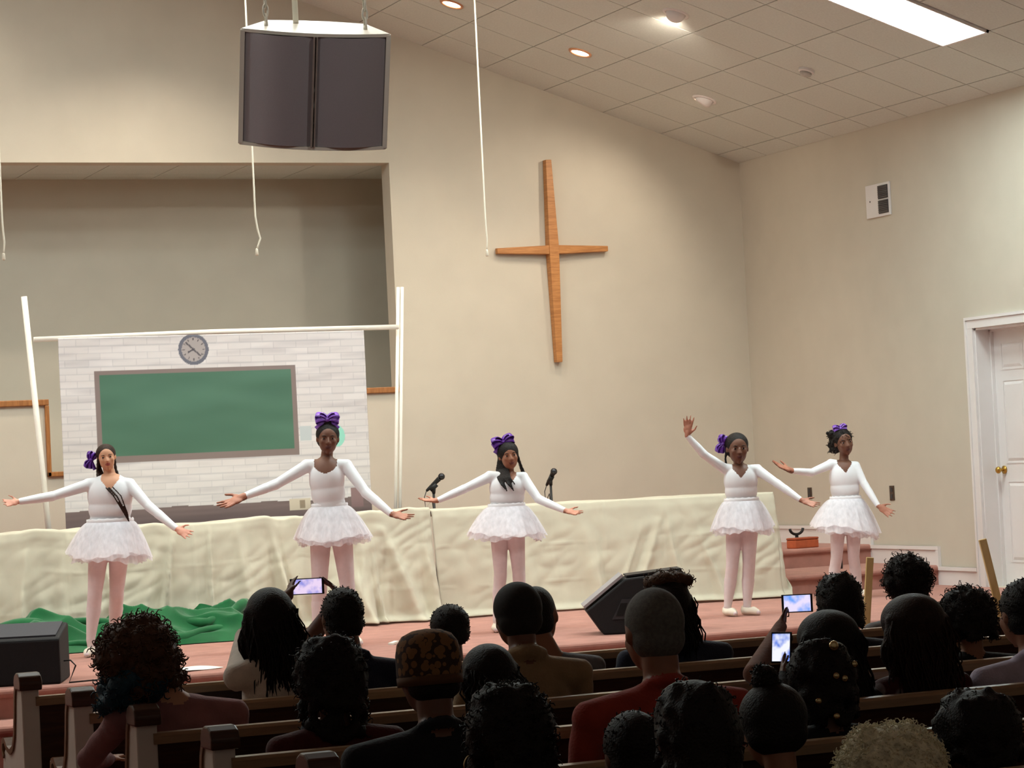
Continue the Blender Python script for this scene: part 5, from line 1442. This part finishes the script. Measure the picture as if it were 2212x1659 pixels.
nt.links.new(tc.outputs['Object'], vo.inputs['Vector']); nt.links.new(vo.outputs['Distance'], rp.inputs[0]); nt.links.new(rp.outputs[0], mx.inputs[0])
nt.links.new(src, mx.inputs[6]); mx.inputs[7].default_value = (*lin((128, 112, 112)), 1); nt.links.new(mx.outputs[2], b.inputs['Base Color'])
t, L, sd, fw_, up_, h, org = sitter('a19', 'woman with long thick dark hair in a dark floral top', m, 'mid', 0.29, tuck=0.0, hair=H_long(0.26, 19, 0.8, 34, 0.015), hm=M_hairb, drop=0.02)
t, L, sd, fw_, up_, h, org = sitter('a20', 'woman with curly hair pinned up, below the slanted stick', shade('black_top', (22, 22, 24)), 'mid', 0.38, hair=H_blobs(20, 100, 0.022, -0.45, 0.66), fuzz=(600, 0.028, 0.0018, 14), drop=0.03)
sitter('a21', 'man in a lavender collared shirt at the right edge', shade('lavender_shirt', (186, 172, 190)), 'mid', 0.42, tuck=0.01, hair=H_short(), fuzz=(300, 0.010, 0.0018, 15), collar=0.018, drop=0.012)
sitter('a22', 'large dark head of hair in front of the lavender shirt', shade('black_top', (22, 22, 24)), 'dark', 0.40, hair=H_blobs(22, 90, 0.022, -0.9, 0.6), fuzz=(400, 0.012, 0.0016, 16), drop=0.02)
sitter('a23', 'person with short fluffy silver blond hair at the bottom edge', shade('dark_grey_top', (50, 48, 54)), 'light', 0.34, tuck=0.0, hair=H_blobs(23, 150, 0.020, -0.3, 0.6), hm=hair_silver, fuzz=(2600, 0.016, 0.0012, 17), drop=0.022)
t, L, sd, fw_, up_, h, org = sitter('a24', 'woman with gold beads in her dark hair, holding a phone low', shade('black_top', (22, 22, 24)), 'dark', 0.38, hair=H_blobs(24, 100, 0.022, -0.7, 0.6), fuzz=(400, 0.014, 0.0016, 18),
    arms={-1: ((3.62, 6.78, 0.82), (3.86, 7.08, 0.965), (3.905, 7.17, 1.02), V(0.8, 0.2, 0.2), V(0.3, 0, 1), 0.9)}, drop=0.02)
for k, p in enumerate(((-0.02, -0.52, 0.50), (0.05, -0.62, 0.05), (-0.1, -0.6, 0.0), (0.32, -0.5, -0.3), (-0.35, -0.5, 0.2), (0.1, -0.6, -0.55))):
    s = MB(); s.ell(L(*p), (0.011, 0.008, 0.011) if k else (0.016, 0.010, 0.016), 10, 8); obj('hair_bead', s, M_gold, t, smooth=True)

# ============================================================ phones
def phone(c, right, up, w, hgt, label, glow, rgb):
    c = V(*c); right = unit(right); up = unit(np.array(up) - right * (np.array(up) @ right)); n = np.cross(right, up)
    t = thing('phone', label, 'phone', tuple(c), 0, 'phones filming the dance')
    s = MB(); s.obox((0, 0, 0), right * w / 2, up * hgt / 2, n * 0.004); obj('case', s, M_black, t, bevel=0.002)
    m = bpy.data.materials.new('phone_screen'); m.use_nodes = True; nt = m.node_tree; b = nt.nodes['Principled BSDF']
    tc = nt.nodes.new('ShaderNodeTexCoord'); nz = nt.nodes.new('ShaderNodeTexNoise'); nz.inputs['Scale'].default_value = 28
    rp = nt.nodes.new('ShaderNodeValToRGB'); rp.color_ramp.elements[0].position = 0.35; rp.color_ramp.elements[1].position = 0.6
    rp.color_ramp.elements[0].color = (*lin(rgb[0]), 1); rp.color_ramp.elements[1].color = (*lin(rgb[1]), 1)
    nt.links.new(tc.outputs['Object'], nz.inputs['Vector']); nt.links.new(nz.outputs['Fac'], rp.inputs[0]); nt.links.new(rp.outputs[0], b.inputs['Emission Color'])
    b.inputs['Emission Strength'].default_value = glow; b.inputs['Base Color'].default_value = (0.02, 0.02, 0.02, 1); b.inputs['Roughness'].default_value = 0.2
    s = MB(); s.obox(n * 0.0046, right * w * 0.43, up * hgt * 0.44, n * 0.0006); obj('screen', s, m, t)
    s = MB(); s.obox(-n * 0.005 + right * w * 0.40 + up * hgt * 0.3, right * 0.008, up * 0.008, n * 0.0015); obj('lens', s, M_dark, t)
def cam_axes(yaw): return V(math.cos(yaw), -math.sin(yaw), 0)
phone(PH1, cam_axes(0.32), V(0.0, 0.05, 1), 0.138, 0.066, 'phone with pinkish screen held up before the tall dancer', 0.55, ((150, 150, 226), (236, 214, 244)))
phone(PH2, cam_axes(0.45), V(0.02, 0.05, 1), 0.112, 0.066, 'phone with bright blue screen raised over the stage edge', 0.6, ((110, 160, 240), (226, 216, 250)))
phone(PH3, cam_axes(0.9), V(0.10, 0.15, 1), 0.070, 0.100, 'tilted phone held low, half hidden behind dark hair', 0.6, ((80, 120, 220), (236, 238, 250)))
